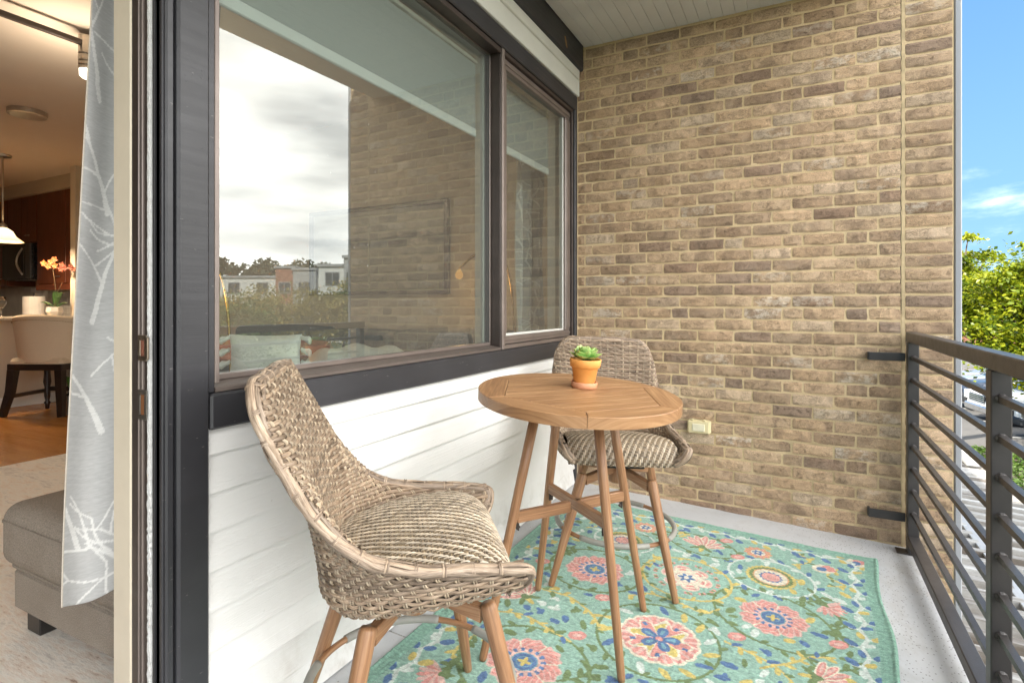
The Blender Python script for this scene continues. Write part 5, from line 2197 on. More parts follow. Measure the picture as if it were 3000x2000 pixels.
solid('kitchen_counter', plain('granite_counter', (0.36, 0.32, 0.27), 0.3, 0, 0.4, 60), (-11.2, -7.74, 3.35, 3.965, 0.86, 0.90), (-11.2, -7.74, 3.40, 3.965, FZ, 0.859), b=0.004, label='kitchen counter with granite top below the tiles', cat='counter')
r = thing('microwave', 'black over range microwave with curved steel handle', 'microwave', (-9.94, 3.590, 1.515))
mb = MB()
bx(mb, 0, 0.80, 0.022, 0.37, 0, 0.495, 0.004)
mb.obj('body', plain('black_enamel', (0.012, 0.012, 0.013), 0.25), r)
mb = MB()
bx(mb, 0.002, 0.655, 0, 0.0215, 0.02, 0.49, 0.004)
mb.obj('door', plain('black_glass', (0.015, 0.015, 0.016), 0.08), r)
mb = MB()
bx(mb, 0.660, 0.798, 0.002, 0.0215, 0.02, 0.49, 0.003)
mb.obj('control_panel', plain('dark_steel_panel', (0.10, 0.10, 0.10), 0.3, 0.7), r)
mb = MB()
tube(mb, [(0.60 - .085 * math.sin(q), -0.035 * math.sin(q), 0.07 + .36 * q / PI) for q in np.linspace(0, PI, 16)], 0.013, 8)
mb.obj('handle', M['steel'], r, smooth=True)
pen = thing('breakfast_bar', 'breakfast bar half wall with granite top behind the upholstered stool', 'breakfast bar')
solid('half_wall', M['wallpaint'], (-8.05, -7.915, 0.5, 3.424, FZ, 1.005), parent=pen)
solid('bar_top', plain('granite_top', (0.50, 0.44, 0.36), 0.25, 0, 0.35, 70), (-8.20, -7.62, 0.45, 3.4235, 1.006, 1.042), parent=pen, b=0.006)
solid('skirting', M['intwhite'], (-7.914, -7.897, 0.5, 3.424, FZ, 0.135), parent=pen, b=0.003)

# ---- upholstered bar stool, its back to the door
t = NT('oatmeal_linen')
o = t.obj()
n1 = t.noise(o, 300, 3, 0.7)
col = t.mix(0.5, (0.60, 0.49, 0.36), t.ramp(n1, [(0.3, (0.75, 0.75, 0.75)), (0.7, (1.2, 1.2, 1.2))]), 'MULTIPLY')
t.bump(n1, 0.3, 0.002)
M['linen'] = t.fin(col, 0.9)
M['espresso'] = plain('espresso_wood', (0.018, 0.010, 0.008), 0.3, 0, 0.3, 8)
r = thing('upholstered_stool', 'beige upholstered bar stool with nailhead trim and dark wooden legs indoors', 'bar stool', (-7.02, 2.775, FZ), math.atan(842 / 1620))
mb = MB()
ang = np.linspace(-1.35, 1.35, 25)
for sg in (0, 1):
    P = np.zeros((8, 25, 3))
    for i, q in enumerate(np.linspace(0, 1, 8)):
        w = 0.310 + 0.065 * q - 0.035 * sg
        P[i, :, 0] = w * np.sin(ang)
        P[i, :, 1] = 0.26 - (0.26 - 0.035 * sg) * np.cos(ang) + .02 * (1 - q)
        P[i, :, 2] = 0.545 + q * (0.49 - 0.05 * (ang / 1.35) ** 2)
    grid(mb, P if not sg else P[:, ::-1])
    if sg == 0:
        Po = P
    else:
        rimp = np.stack([Po[-1], (Po[-1] + P[-1]) / 2 + (0, 0, .02), P[-1]])
        grid(mb, rimp)
mb.obj('backrest', M['linen'], r, smooth=True)
mb = MB()
for row_, off in ((-2, -0.004), (1, 0.003)):
    src = Po[-1] if row_ == -2 else Po[0]
    for k in range(70):
        q = np.array([np.interp(k / 69 * 24, range(25), src[:, c]) for c in range(3)])
        q = q + (0, -0.003, -0.035 if row_ == -2 else 0.012)
        mb.add([q + (0.005, 0, 0), q + (-0.005, 0, 0), q + (0, 0, 0.005), q + (0, 0, -0.005), q + (0, -0.005, 0)], [(0, 2, 4), (2, 1, 4), (1, 3, 4), (3, 0, 4)])
q = mb.obj('nailheads', plain('bronze_nail', (0.20, 0.13, 0.07), 0.35, 0.8), r)
q['kind'] = 'stuff'
mb = MB()
bx(mb, -0.28, 0.28, 0.03, 0.52, 0.50, 0.60, 0.03)
mb.obj('seat', M['linen'], r)
mb = MB()
bx(mb, -0.285, 0.285, 0.025, 0.52, 0.475, 0.543, 0.006)
mb.obj('seat_frame', M['espresso'], r)
for sx in (-1, 1):
    mb = MB()
    tube(mb, [(sx * 0.245, 0.06, 0.476), (sx * 0.262, 0.045, 0.25), (sx * 0.305, 0.0, 0.0)], np.array([0.036, 0.032, 0.025]), 4, square=True)
    mb.obj('leg', M['espresso'], r)
    mb = MB()
    lathe(mb, [(0.018, 0), (0.022, 0.05), (0.034, 0.07), (0.018, 0.09), (0.028, 0.14), (0.030, 0.20), (0.026, 0.24), (0.038, 0.30), (0.030, 0.40), (0.036, 0.476)], 12, (sx * 0.235, 0.47, 0))
    mb.obj('leg', M['espresso'], r, smooth=True)
    mb = MB()
    bx(mb, sx * 0.262 - 0.014, sx * 0.262 + 0.014, 0.045, 0.46, 0.185, 0.225, 0.004)
    mb.obj('stretcher', M['espresso'], r)
mb = MB()
bx(mb, -0.24, 0.24, 0.455, 0.485, 0.20, 0.25, 0.004)
mb.obj('stretcher', M['espresso'], r)

# ---- things on the bar and counter
BT = 1.042
r = thing('paper_towel_roll', 'white paper towel roll on a dark holder in front of the tiles', 'paper towels', (-8.80, 3.50, 0.90))
mb = MB()
lathe(mb, [(0.115, 0.012), (0.115, 0.385)], 24)
mb.obj('roll', plain('white_paper', (0.75, 0.74, 0.71), 0.9), r, smooth=False)
mb = MB()
lathe(mb, [(0.12, 0), (0.12, 0.0115)], 20)
lathe(mb, [(0.008, 0.386), (0.008, 0.42), (0.012, 0.43)], 8)
mb.obj('holder', M['gasket'], r)
r = thing('wine_glass', 'clear stemmed wine glass standing on the breakfast bar', 'wine glass', (-7.98, 2.875, BT))
t = NT('clear_glass')
t.b.inputs['Transmission Weight'].default_value = 1.0
M['clear'] = t.fin((0.95, 0.95, 0.95), 0.02, IOR=1.3)
mb = MB()
lathe(mb, [(0.040, 0), (0.040, 0.003), (0.006, 0.008), (0.004, 0.09), (0.012, 0.095), (0.042, 0.14), (0.046, 0.17), (0.036, 0.225), (0.0345, 0.225), (0.0445, 0.17), (0.040, 0.14), (0.010, 0.098)], 20, cap=False)
mb.obj('bowl', M['clear'], r, smooth=True)
r = thing('orchid', 'orange orchid in a white faceted pot on the bar end', 'orchid', (-7.76, 3.285, BT))
mb = MB()
lathe(mb, [(0.055, 0), (0.085, 0.055), (0.075, 0.11), (0.06, 0.105)], 7)
mb.obj('pot', plain('white_ceramic', (0.74, 0.72, 0.68), 0.35), r)
M['leafd'] = plain('dark_leaf', (0.030, 0.075, 0.022), 0.4, 0, 0.3, 10)
fw_, rt_ = np.array((-0.461, 0.887, 0)), np.array((0.887, 0.461, 0))
for k, (dx, up, l) in enumerate(((0.02, 0.20, 0.10), (0.10, 0.19, 0.085), (-0.16, 0.07, 0.12), (0.17, 0.06, 0.12), (0.05, 0.14, 0.08))):
    mb = MB()
    n = 8
    P = np.zeros((n, 3, 3))
    for i, q in enumerate(np.linspace(0, 1, n)):
        c = rt_ * dx * q + np.array((0, 0, 0.10 + up * math.sin(q * 1.9) * .95)) - fw_ * 0.02 * q
        wv = 0.036 * math.sin(PI * min(0.98, q * .9 + .1)) if k in (0, 1, 4) else 0.014 * math.sin(PI * min(.98, q * .9 + .1))
        for j, s_ in enumerate((-1, 0, 1)):
            P[i, j] = c + (rt_ * s_ * wv if k in (0, 1, 4) else np.array((0, 0, s_ * wv))) + fw_ * 0.008 * abs(s_)
    grid(mb, P)
    mb.obj('leaf', M['leafd'], r, smooth=True)
mb = MB()
tube(mb, [rt_ * a + np.array((0, 0, z)) for a, z in ((0.0, 0.1), (0.02, 0.25), (0.0, 0.42), (-0.02, 0.56), (0.01, 0.60), (0.10, 0.585), (0.21, 0.555))], 0.0045, 6)
tube(mb, [rt_ * a + np.array((0, 0, z)) for a, z in ((0.01, 0.1), (0.03, 0.28), (0.09, 0.40))], 0.004, 5)
mb.obj('stem', plain('orchid_stem', (0.10, 0.07, 0.035), 0.6), r)
M['petal'] = plain('orange_petal', (0.40, 0.095, 0.012), 0.6, 0, 0.35, 30)
M['petal2'] = plain('rust_petal', (0.24, 0.045, 0.015), 0.6, 0, 0.35, 30)
for k, (a, z) in enumerate(((-0.03, 0.635), (0.015, 0.665), (-0.055, 0.585), (0.02, 0.590), (-0.11, 0.62), (0.10, 0.60), (0.13, 0.565), (0.20, 0.575), (0.235, 0.555), (0.09, 0.555))):
    mb = MB()
    for i in range(5):
        q = i * 2 * PI / 5 + k
        c = rt_ * a + np.array((0, 0, z)) - fw_ * 0.02
        e1 = rt_ * math.cos(q) + np.array((0, 0, math.sin(q)))
        e2 = -rt_ * math.sin(q) + np.array((0, 0, math.cos(q)))
        mb.add([c, c + e1 * .02 + e2 * .017 - fw_ * .006, c + e1 * .042 - fw_ * .002, c + e1 * .02 - e2 * .017 - fw_ * .006], [(0, 1, 2, 3)])
    mb.obj('bloom', M['petal'] if k < 5 else M['petal2'], r)
r = thing('floor_plant', 'small green leafy plant in a ribbed metal pot on the wood floor by the curtain', 'potted plant', (-6.86, 3.09, FZ))
mb = MB()
lathe(mb, [(0.115, 0), (0.12, 0.01), (0.118, 0.19), (0.125, 0.20), (0.11, 0.20), (0.10, 0.17)], 24)
mb.obj('pot', M['steel'], r, smooth=True)
for k in range(7):
    mb = MB()
    q = k * 0.9
    c_, s_ = math.cos(q), math.sin(q)
    P = np.zeros((6, 3, 3))
    for i, u in enumerate(np.linspace(0, 1, 6)):
        w = 0.04 * math.sin(PI * min(.97, u * .85 + .1))
        for j, sd in enumerate((-1, 0, 1)):
            P[i, j] = (c_ * .12 * u - s_ * w * sd, s_ * .12 * u + c_ * w * sd, 0.18 + .30 * u - .08 * u * u + .008 * abs(sd))
    grid(mb, P)
    mb.obj('leaf', plain('fresh_leaf', (0.06, 0.16, 0.03), 0.45), r, smooth=True)

# ---- lamps
def glow(name, col, strength):
    t = NT(name)
    e = t.n('Emission', {'Color': col, 'Strength': strength})
    t.set(t.out.inputs[0], e.outputs[0])
    return t.m


def bulb_light(loc, power, col, size=0.05, parent=None, name='lamp_light', spot=None):
    l = bpy.data.lights.new(name, 'SPOT' if spot else 'POINT')
    l.energy = power
    l.color = col
    l.shadow_soft_size = size
    if spot:
        l.spot_size = spot
        l.spot_blend = 0.7
    o = bpy.data.objects.new(name, l)
    COL.objects.link(o)
    o.location = loc
    if parent is not None:
        o.parent = parent
    return o


WARM = (1.0, 0.75, 0.50)
r = thing('pendant_lamp', 'lit amber glass pendant lamp hanging over the breakfast bar', 'pendant lamp', (-7.80, 2.822, 0))
mb = MB()
lathe(mb, [(0.075, RC - 0.026), (0.080, RC - 0.001)], 20)
mb.obj('canopy', M['steel'], r)
mb = MB()
tube(mb, [(0, 0, RC - 0.03), (0, 0, 2.075)], 0.010, 8)
lathe(mb, [(0.045, 2.020), (0.035, 2.06), (0.012, 2.08)], 14)
mb.obj('stem', M['steel'], r, smooth=True)
mb = MB()
lathe(mb, [(0.045, 2.022), (0.085, 1.99), (0.115, 1.93), (0.180, 1.873), (0.176, 1.871), (0.110, 1.925), (0.08, 1.985), (0.040, 2.017)], 28, cap=False)
t = NT('lit_alabaster_glass')
o = t.obj()
s = t.n('SeparateXYZ', {0: o})
n1 = t.noise(o, 9, 4)
f = t.math('ADD', t.n('MapRange', {'Value': s.outputs[2], 'From Min': 1.87, 'From Max': 2.02}).outputs[0], t.math('MULTIPLY', t.math('SUBTRACT', n1, 0.5), 0.6))
e = t.n('Emission', {'Color': t.ramp(f, [(0.0, (1.0, 0.62, 0.22)), (1.0, (1.0, 0.80, 0.48))]), 'Strength': 0.8})
d = t.n('BsdfDiffuse', {'Color': (0.7, 0.55, 0.35)})
ad = t.n('AddShader')
t.set(ad.inputs[0], e.outputs[0])
t.set(ad.inputs[1], d.outputs[0])
t.set(t.out.inputs[0], ad.outputs[0])
mb.obj('glass_shade', t.m, r, smooth=True)
bulb_light((0, 0, 1.93), 26, WARM, 0.06, r)
r = thing('track_light', 'slim brushed nickel ceiling track with a cylindrical spot beside the curtain', 'track light')
mb = MB()
bx(mb, -3.85, -3.82, -0.6, 1.90, 2.735, 2.765, 0.003)
mb.obj('track', M['bronze_dark'], r)
mb = MB()
bx(mb, -3.842, -3.828, 0.3, 0.33, 2.765, RC, 0.002)
bx(mb, -3.842, -3.828, 1.84, 1.87, 2.765, RC, 0.002)
mb.obj('hanger', M['bronze'], r)
mb = MB()
for z0, z1 in ((2.69, 2.80), (2.648, 2.684), (2.622, 2.643), (2.598, 2.618)):
    lathe(mb, [(0.040, z0), (0.042, z0 + .002), (0.042, z1 - .002), (0.040, z1)], 20, (-3.845, 1.79, 0))
lathe(mb, [(0.034, 2.6), (0.034, 2.72)], 16, (-3.845, 1.79, 0))
mb.obj('spot_head', M['steel'], r)
mb = MB()
lathe(mb, [(0.020, 2.545), (0.036, 2.56), (0.038, 2.5975)], 18, (-3.845, 1.79, 0))
mb.obj('lens', glow('lit_lens', (1.0, 0.88, 0.70), 0.9), r)
bulb_light((-3.845, 1.79, 2.46), 6, (1.0, 0.82, 0.62), 0.05, r)
r = thing('ceiling_disc', 'flat brushed nickel disc fixture on the room ceiling', 'ceiling fixture', (-5.86, 2.285, RC))
mb = MB()
lathe(mb, [(0.115, -0.045), (0.135, -0.040), (0.135, 0.0)], 28)
mb.obj('disc', M['steel'], r, smooth=False)
M['gold'] = plain('polished_brass', (0.62, 0.42, 0.14), 0.22, 1.0, 0.1)
for (xb, yb, sx, sy, hz, lab) in ((-3.10, 2.22, -.05, -.30, 1.43, 'brass arc floor lamp with lit bulb seen at the left edge of the large window'),
                                  (-1.775, 3.49, -.42, -.10, 1.545, 'brass arc floor lamp with lit bulb in the corner behind the narrow window')):
    r = thing('arc_lamp', lab, 'floor lamp', (xb, yb, FZ), group='brass arc floor lamps')
    mb = MB()
    pth = [(0, 0, 0.02), (0, 0, 0.6), (sx * .04, sy * .04, 1.0), (sx * .12, sy * .12, hz - .20), (sx * .26, sy * .26, hz - .07), (sx * .5, sy * .5, hz - .01), (sx * .78, sy * .78, hz - .05), (sx, sy, hz - .13)]
    tt = np.linspace(0, len(pth) - 1, 50)
    tube(mb, crom(np.array(pth), np.arange(len(pth)), tt), 0.009, 8)
    mb.obj('arm', M['gold'], r, smooth=True)
    mb = MB()
    lathe(mb, [(0.14, 0), (0.14, 0.018), (0.02, 0.022)], 24)
    mb.obj('base', M['gold'], r)
    mb = MB()
    lathe(mb, [(0.006, 0.0), (0.020, -0.02), (0.030, -0.045), (0.022, -0.068), (0.004, -0.076)], 16, (sx, sy, hz - .13))
    mb.obj('bulb', glow('amber_bulb', (1.0, 0.48, 0.13), 0.22), r, smooth=True)
    bulb_light((sx, sy, hz - .28), 0.8, (1.0, 0.55, 0.2), 0.05, r)

# ---- sofa, cushions, throw and picture
t = NT('charcoal_sofa_weave')
o = t.obj()
n1 = t.noise(o, 240, 3, 0.7)
t.bump(n1, 0.5, 0.003)
M['sofa'] = t.fin(t.ramp(n1, [(0.3, (0.075, 0.078, 0.074)), (0.7, (0.15, 0.155, 0.145))]), 0.9)
r = thing('sofa', 'charcoal sofa along the far room wall under the framed picture', 'sofa')
mb = MB()
bx(mb, -4.60, -1.75, 2.72, 3.66, 0.10, 0.42, 0.03)
mb.obj('base', M['sofa'], r)
for k, (x0, x1) in enumerate(((-4.5, -3.62), (-3.60, -2.72), (-2.70, -1.80))):
    mb = MB()
    puff(mb, x0, x1, 3.24, 3.64, 0.45, 0.985 - 0.02 * (k % 2))
    mb.obj('back_cushion', M['sofa'], r, smooth=True)
    mb = MB()
    puff(mb, x0, x1, 2.68, 3.26, 0.40, 0.60)
    mb.obj('seat_cushion', M['sofa'], r, smooth=True)
for x0, x1 in ((-4.74, -4.52), (-1.81, -1.60)):
    mb = MB()
    puff(mb, x0, x1, 2.70, 3.66, 0.1, 0.68, e=7)
    mb.obj('armrest', M['sofa'], r, smooth=True)
r = thing('chaise', 'charcoal sofa chaise with high back below the large window', 'sofa')
mb = MB()
puff(mb, -2.62, -1.60, 1.60, 2.66, 0.15, 0.80, e=8)
mb.obj('back', M['sofa'], r, smooth=True)
for x, y in ((-2.45, 1.75), (-1.75, 1.75), (-2.45, 2.5), (-1.75, 2.5)):
    mb = MB()
    bx(mb, x - .03, x + .03, y - .03, y + .03, FZ + .014, 0.2, 0.003)
    mb.obj('foot', M['espresso'], r)
M['pillow'] = plain('ribbed_white_cotton', (0.82, 0.81, 0.77), 0.9, 0, 0.04, 10, 0.15, 160)
r = thing('tassel_pillow', 'white ribbed pillow with corner tassels just inside the large window', 'pillow', (-2.30, 1.83, 0.925), 0.47)
mb = MB()
n = 22
for sg in (1, -1):
    P = np.zeros((n, n, 3))
    U, V = np.meshgrid(np.linspace(-1, 1, n), np.linspace(-1, 1, n))
    P[..., 0] = .178 * U * (1 - .06 * (1 - V ** 2))
    P[..., 2] = .105 * V * (1 - .08 * (1 - U ** 2))
    P[..., 1] = -sg * .062 * ((1 - U ** 4) * (1 - V ** 4)) ** .6
    grid(mb, P if sg > 0 else P[:, ::-1])
q = mb.obj('cover', M['pillow'], r, smooth=True)
for sx in (-1, 1):
    for k in range(4):
        mb = MB()
        z = -.09 + .06 * k
        lathe(mb, [(0.004, 0), (0.012, 0.006), (0.011, 0.018), (0.021, 0.045), (0.018, 0.052)], 10)
        vv = mb.v[0].copy()
        mb.v[0] = np.stack([sx * (.172 + vv[:, 2] * .9), vv[:, 1], z + vv[:, 0] - vv[:, 2] * .35], 1)
        mb.obj('tassel', M['pillow'], q, smooth=True)
M['throw'] = plain('chunky_white_knit', (0.70, 0.70, 0.65), 0.95, 0, 0.08, 60, 0.9, 150)
mb = MB()
n = 40
U, V = np.meshgrid(np.linspace(-1, 1, n), np.linspace(0, 1, n))
P = np.zeros((n, n, 3))
ph = V * PI
P[..., 0] = -2.10 + .26 * U + .06 * np.cos(ph)
P[..., 1] = 2.28 + .13 * U - .09 * np.cos(ph) + 0 * V
P[..., 2] = .865 + .085 * np.sin(ph) * (1 - .75 * np.abs(U) ** 3) + .012 * np.sin(9 * U + 5 * V) + .004 * np.abs(np.sin(26 * (U + V)))
grid(mb, P)
mb.obj('knit_throw', M['throw'], smooth=True, label='cream chunky knit throw heaped behind the large window', cat='throw blanket')
mb = MB()  # rust sheet added indoors to mimic a reddish reflection in the glass
P = np.zeros((14, 30, 3))
U, V = np.meshgrid(np.linspace(0, 1, 30), np.linspace(0, 1, 14))
P[..., 0] = -3.32 + .78 * U
P[..., 1] = 2.02 + .40 * U + .12 * V
P[..., 2] = .80 + .165 * np.sin(PI * np.clip(V * .9 + .1, 0, 1)) + .012 * np.sin(11 * U)
grid(mb, P)
mb.obj('rust_reflection_sheet', plain('rust_reflection_tone', (0.34, 0.13, 0.075), 0.95, 0, 0.2, 30, 0.4, 200), smooth=True, label='rust coloured sheet added for a reddish reflection behind the white tassel pillow', cat='reflection stand-in')
t = NT('misty_landscape_print')
o = t.obj()
s = t.n('SeparateXYZ', {0: o})
n1 = t.noise(t.map(o, (2.2, 1, 11)), 1.0, 6, 0.62, 0.5)
n2 = t.noise(t.map(o, (2.0, 1, 0.2)), 1.0, 3)
z = t.math('ADD', s.outputs[2], t.math('MULTIPLY', t.math('SUBTRACT', n2, 0.5), 0.16))
hill = t.ramp(z, [(0.0, (0.16, 0.15, 0.11)), (0.20, (0.24, 0.22, 0.17)), (0.42, (0.33, 0.31, 0.26)), (0.455, (0.13, 0.13, 0.115)), (0.50, (0.16, 0.16, 0.15)), (0.515, (0.37, 0.36, 0.33)), (1.0, (0.42, 0.41, 0.37))])
t.set(t.b.inputs['Base Color'], t.mix(0.5, hill, t.ramp(n1, [(0.3, (0.6, 0.6, 0.6)), (0.7, (1.25, 1.25, 1.2))]), 'MULTIPLY'))
r = thing('framed_picture', 'wide framed misty landscape picture on the wall seen through the large window', 'picture', (-4.06, 3.7485, 1.262))
mb = MB()
bx(mb, 0.022, 1.528, -0.022, 0, 0.022, 0.748, 0.0)
q = mb.obj('canvas', t.m, r)
for a in ((0, 1.55, 0, 0.036), (0, 1.55, 0.734, 0.77), (0, 0.036, 0.0365, 0.7335), (1.514, 1.55, 0.0365, 0.7335)):
    mb = MB()
    bx(mb, a[0], a[1], -0.045, 0, a[2], a[3], 0.003)
    mb.obj('frame_bar', plain('walnut_frame', (0.06, 0.04, 0.028), 0.4), r)

# ================================================================== OUTSIDE
GZ = -3.0
t = NT('asphalt')
o = t.obj()
n1 = t.noise(o, 0.35, 6, 0.6)
n2 = t.noise(o, 40, 3, 0.7)
col = t.mix(0.6, t.ramp(n1, [(0.3, (0.085, 0.08, 0.073)), (0.7, (0.125, 0.118, 0.108))]), t.ramp(n2, [(0.3, (0.7, 0.7, 0.7)), (0.7, (1.3, 1.3, 1.3))]), 'MULTIPLY')
M['asphalt'] = t.fin(col, 0.9)
t = NT('mown_ground')
o = t.obj()
n1 = t.noise(o, 0.12, 6, 0.6)
n2 = t.noise(o, 3, 5, 0.7)
f = t.math('ADD', t.math('MULTIPLY', n1, 0.6), t.math('MULTIPLY', n2, 0.4))
M['ground'] = t.fin(t.ramp(f, [(0.35, (0.045, 0.065, 0.018)), (0.6, (0.085, 0.095, 0.035)), (0.75, (0.12, 0.10, 0.06))]), 1.0)
mb = MB()
bx(mb, -300, 700, -300, 700, GZ - 1.0, GZ - 0.03)
mb.obj('ground', M['ground'], kind='structure')
mb = MB()
bx(mb, 3.2, 18.0, -10, 52, GZ - 0.5, GZ)
mb.obj('parking_lot', M['asphalt'], kind='structure')
mb = MB()
for k in range(11):
    y = 14.6 + 2.75 * k
    c, s_ = -0.98, -0.18
    p = np.array((5.9, y))
    dd, nn = np.array((-c, -s_)), np.array((s_, -c)) * .05
    q = [p - nn, p + dd * 5 - nn, p + dd * 5 + nn, p + nn]
    mb.add([(a, b_, GZ + .004) for a, b_ in q], [(0, 1, 2, 3)])
mb.obj('parking_lines', plain('worn_line_paint', (0.52, 0.51, 0.48), 0.8, 0, 0.25, 9), kind='structure')
mb = MB()
bx(mb, 11.5, 13.0, 14, 52, GZ - .1, GZ + .14, .02)
bx(mb, 3.0, 3.2, -10, 52, GZ - .2, GZ + .13, .02)
mb.obj('kerb', plain('kerb_concrete', (0.28, 0.27, 0.25), 0.9, 0, 0.15, 4), kind='structure')
mb = MB()
bx(mb, 2.0, 30, 56, 66, GZ - .2, GZ + 0.02)
mb.obj('far_road', plain('pale_concrete', (0.26, 0.25, 0.24), 0.9, 0, 0.12, 0.6), kind='structure')

# ---- corrugated metal canopy under the balcony
t = NT('weathered_roof_metal')
o = t.obj()
n1 = t.noise(t.map(o, (0.5, 8, 1)), 1.0, 6, 0.7)
n2 = t.noise(o, 30, 4, 0.7)
col = t.mix(0.5, t.ramp(n1, [(0.38, (0.15, 0.125, 0.10)), (0.5, (0.33, 0.315, 0.29)), (0.64, (0.52, 0.52, 0.51))]), t.ramp(n2, [(0.3, (0.75, 0.74, 0.72)), (0.7, (1.15, 1.15, 1.15))]), 'MULTIPLY')
M['roofm'] = t.fin(col, 0.45, Metallic=0.25)
r = thing('metal_canopy', 'weathered corrugated metal canopy roof below the railing with rusty edge', 'canopy roof')
per, y = 0.205, 0.0
prof = []
y = -1.5
while y < 10.3:
    prof += [(y, 0.0), (y + .075, 0.0), (y + .092, .072), (y + .162, .072), (y + .180, 0.0)]
    y += per
x0, x1 = 0.69, 2.05
mb = MB()
v, f = [], []
for i, (yy, z) in enumerate(prof):
    for xx, dz in ((x0, 0.05), (x1, -0.02)):
        v.append((xx, yy, -0.86 + z + dz))
for i in range(len(prof) - 1):
    f.append((2 * i, 2 * i + 1, 2 * i + 3, 2 * i + 2))
mb.add(v, f)
q = mb.obj('roof_sheet', M['roofm'], r)
md = q.modifiers.new('gauge', 'SOLIDIFY')
md.thickness = 0.004
mb = MB()
bx(mb, 2.052, 2.066, -1.5, 10.3, -1.02, -0.80, .003)
bx(mb, 2.0665, 2.125, -1.5, 10.3, -1.02, -1.005, .003)
bx(mb, 2.0665, 2.125, -1.5, 10.3, -0.815, -0.80, .003)
mb.obj('edge_channel', M['rust'], r)
for k in range(9):
    y = 0.4 + k * 1.2
    mb = MB()
    tube(mb, [(2.11, y, -0.83), (2.06, y + .02, -0.80), (2.0, y + .06, -0.775)], 0.012, 6)
    mb.obj('clip', M['rust'], r)
mb = MB()
bx(mb, 1.28, 1.40, 4.2, 9.6, -0.79, -0.770, .003)
mb.obj('flashing_strip', plain('grey_flashing', (0.36, 0.37, 0.38), 0.45, 0.3), r)
mb = MB()
bx(mb, 1.82, 1.95, 8.6, 8.9, -0.80, -0.66, .01)
mb.obj('junction_box', plain('box_paint', (0.45, 0.45, 0.43), 0.5), r)
for y in (1.0, 5.5, 10.0):
    mb = MB()
    bx(mb, 1.93, 2.04, y, y + .11, GZ, -0.92, .004)
    mb.obj('post', M['rust'], r)

# ---- leaves


def leaf_mat(name, stops, trans=0.35):
    t = NT(name)
    a = t.attr()
    s = t.n('SeparateXYZ', {0: a})
    col = t.ramp(s.outputs[2], stops)
    d = t.n('BsdfDiffuse', {'Color': col})
    tl = t.n('BsdfTranslucent', {'Color': t.mix(0.5, col, (0.55, 0.62, 0.05), 'MIX') if False else col})
    gl_ = t.n('BsdfGlossy', {'Color': (1, 1, 1), 'Roughness': 0.4})
    m1 = t.n('MixShader', {0: trans})
    t.set(m1.inputs[1], d.outputs[0])
    t.set(m1.inputs[2], tl.outputs[0])
    m2 = t.n('MixShader', {0: 0.03})
    t.set(m2.inputs[1], m1.outputs[0])
    t.set(m2.inputs[2], gl_.outputs[0])
    t.set(t.out.inputs[0], m2.outputs[0])
    return t.m


M['lime'] = leaf_mat('lime_leaves', [(0.0, (0.055, 0.105, 0.010)), (0.35, (0.17, 0.225, 0.010)), (0.75, (0.31, 0.34, 0.012)), (1.0, (0.40, 0.40, 0.02))], 0.45)
M['green'] = leaf_mat('green_leaves', [(0.0, (0.03, 0.065, 0.010)), (0.5, (0.07, 0.125, 0.02)), (1.0, (0.12, 0.18, 0.03))])
M['olive'] = leaf_mat('olive_leaves', [(0.0, (0.13, 0.125, 0.03)), (0.5, (0.24, 0.205, 0.045)), (1.0, (0.34, 0.265, 0.06))])
M['darkgreen'] = leaf_mat('dark_tree_leaves', [(0.0, (0.035, 0.05, 0.024)), (1.0, (0.075, 0.09, 0.045))], 0.2)
M['bark'] = plain('bark', (0.14, 0.115, 0.085), 0.95, 0, 0.35, 8, 0.8, 30)


def leaves(mb, P, size, rs, up=0.5, tone=0.0):
    n = len(P)
    nr = rs.normal(size=(n, 3))
    nr[:, 2] = np.abs(nr[:, 2]) + up
    nr /= np.linalg.norm(nr, axis=1)[:, None]
    t1 = np.cross(nr, rs.normal(size=(n, 3)))
    t1 /= np.linalg.norm(t1, axis=1)[:, None]
    t2 = np.cross(nr, t1)
    L = (size * rs.uniform(.6, 1.3, n))[:, None]
    sh = np.clip(rs.rand(n) * .75 + .12 + tone, 0, 1)
    v = np.stack([P - t1 * L * .55, P + t2 * L * .34 - t1 * L * .05 + nr * L * .05, P + t1 * L * .55, P - t2 * L * .34 - t1 * L * .05 + nr * L * .05], 1)
    a = np.zeros((n, 4, 3))
    a[:, :, 2] = sh[:, None]
    i = np.arange(n)[:, None] * 4 + np.arange(4)[None]
    mb.add(v.reshape(-1, 3), [tuple(q) for q in i.tolist()], a.reshape(-1, 3))


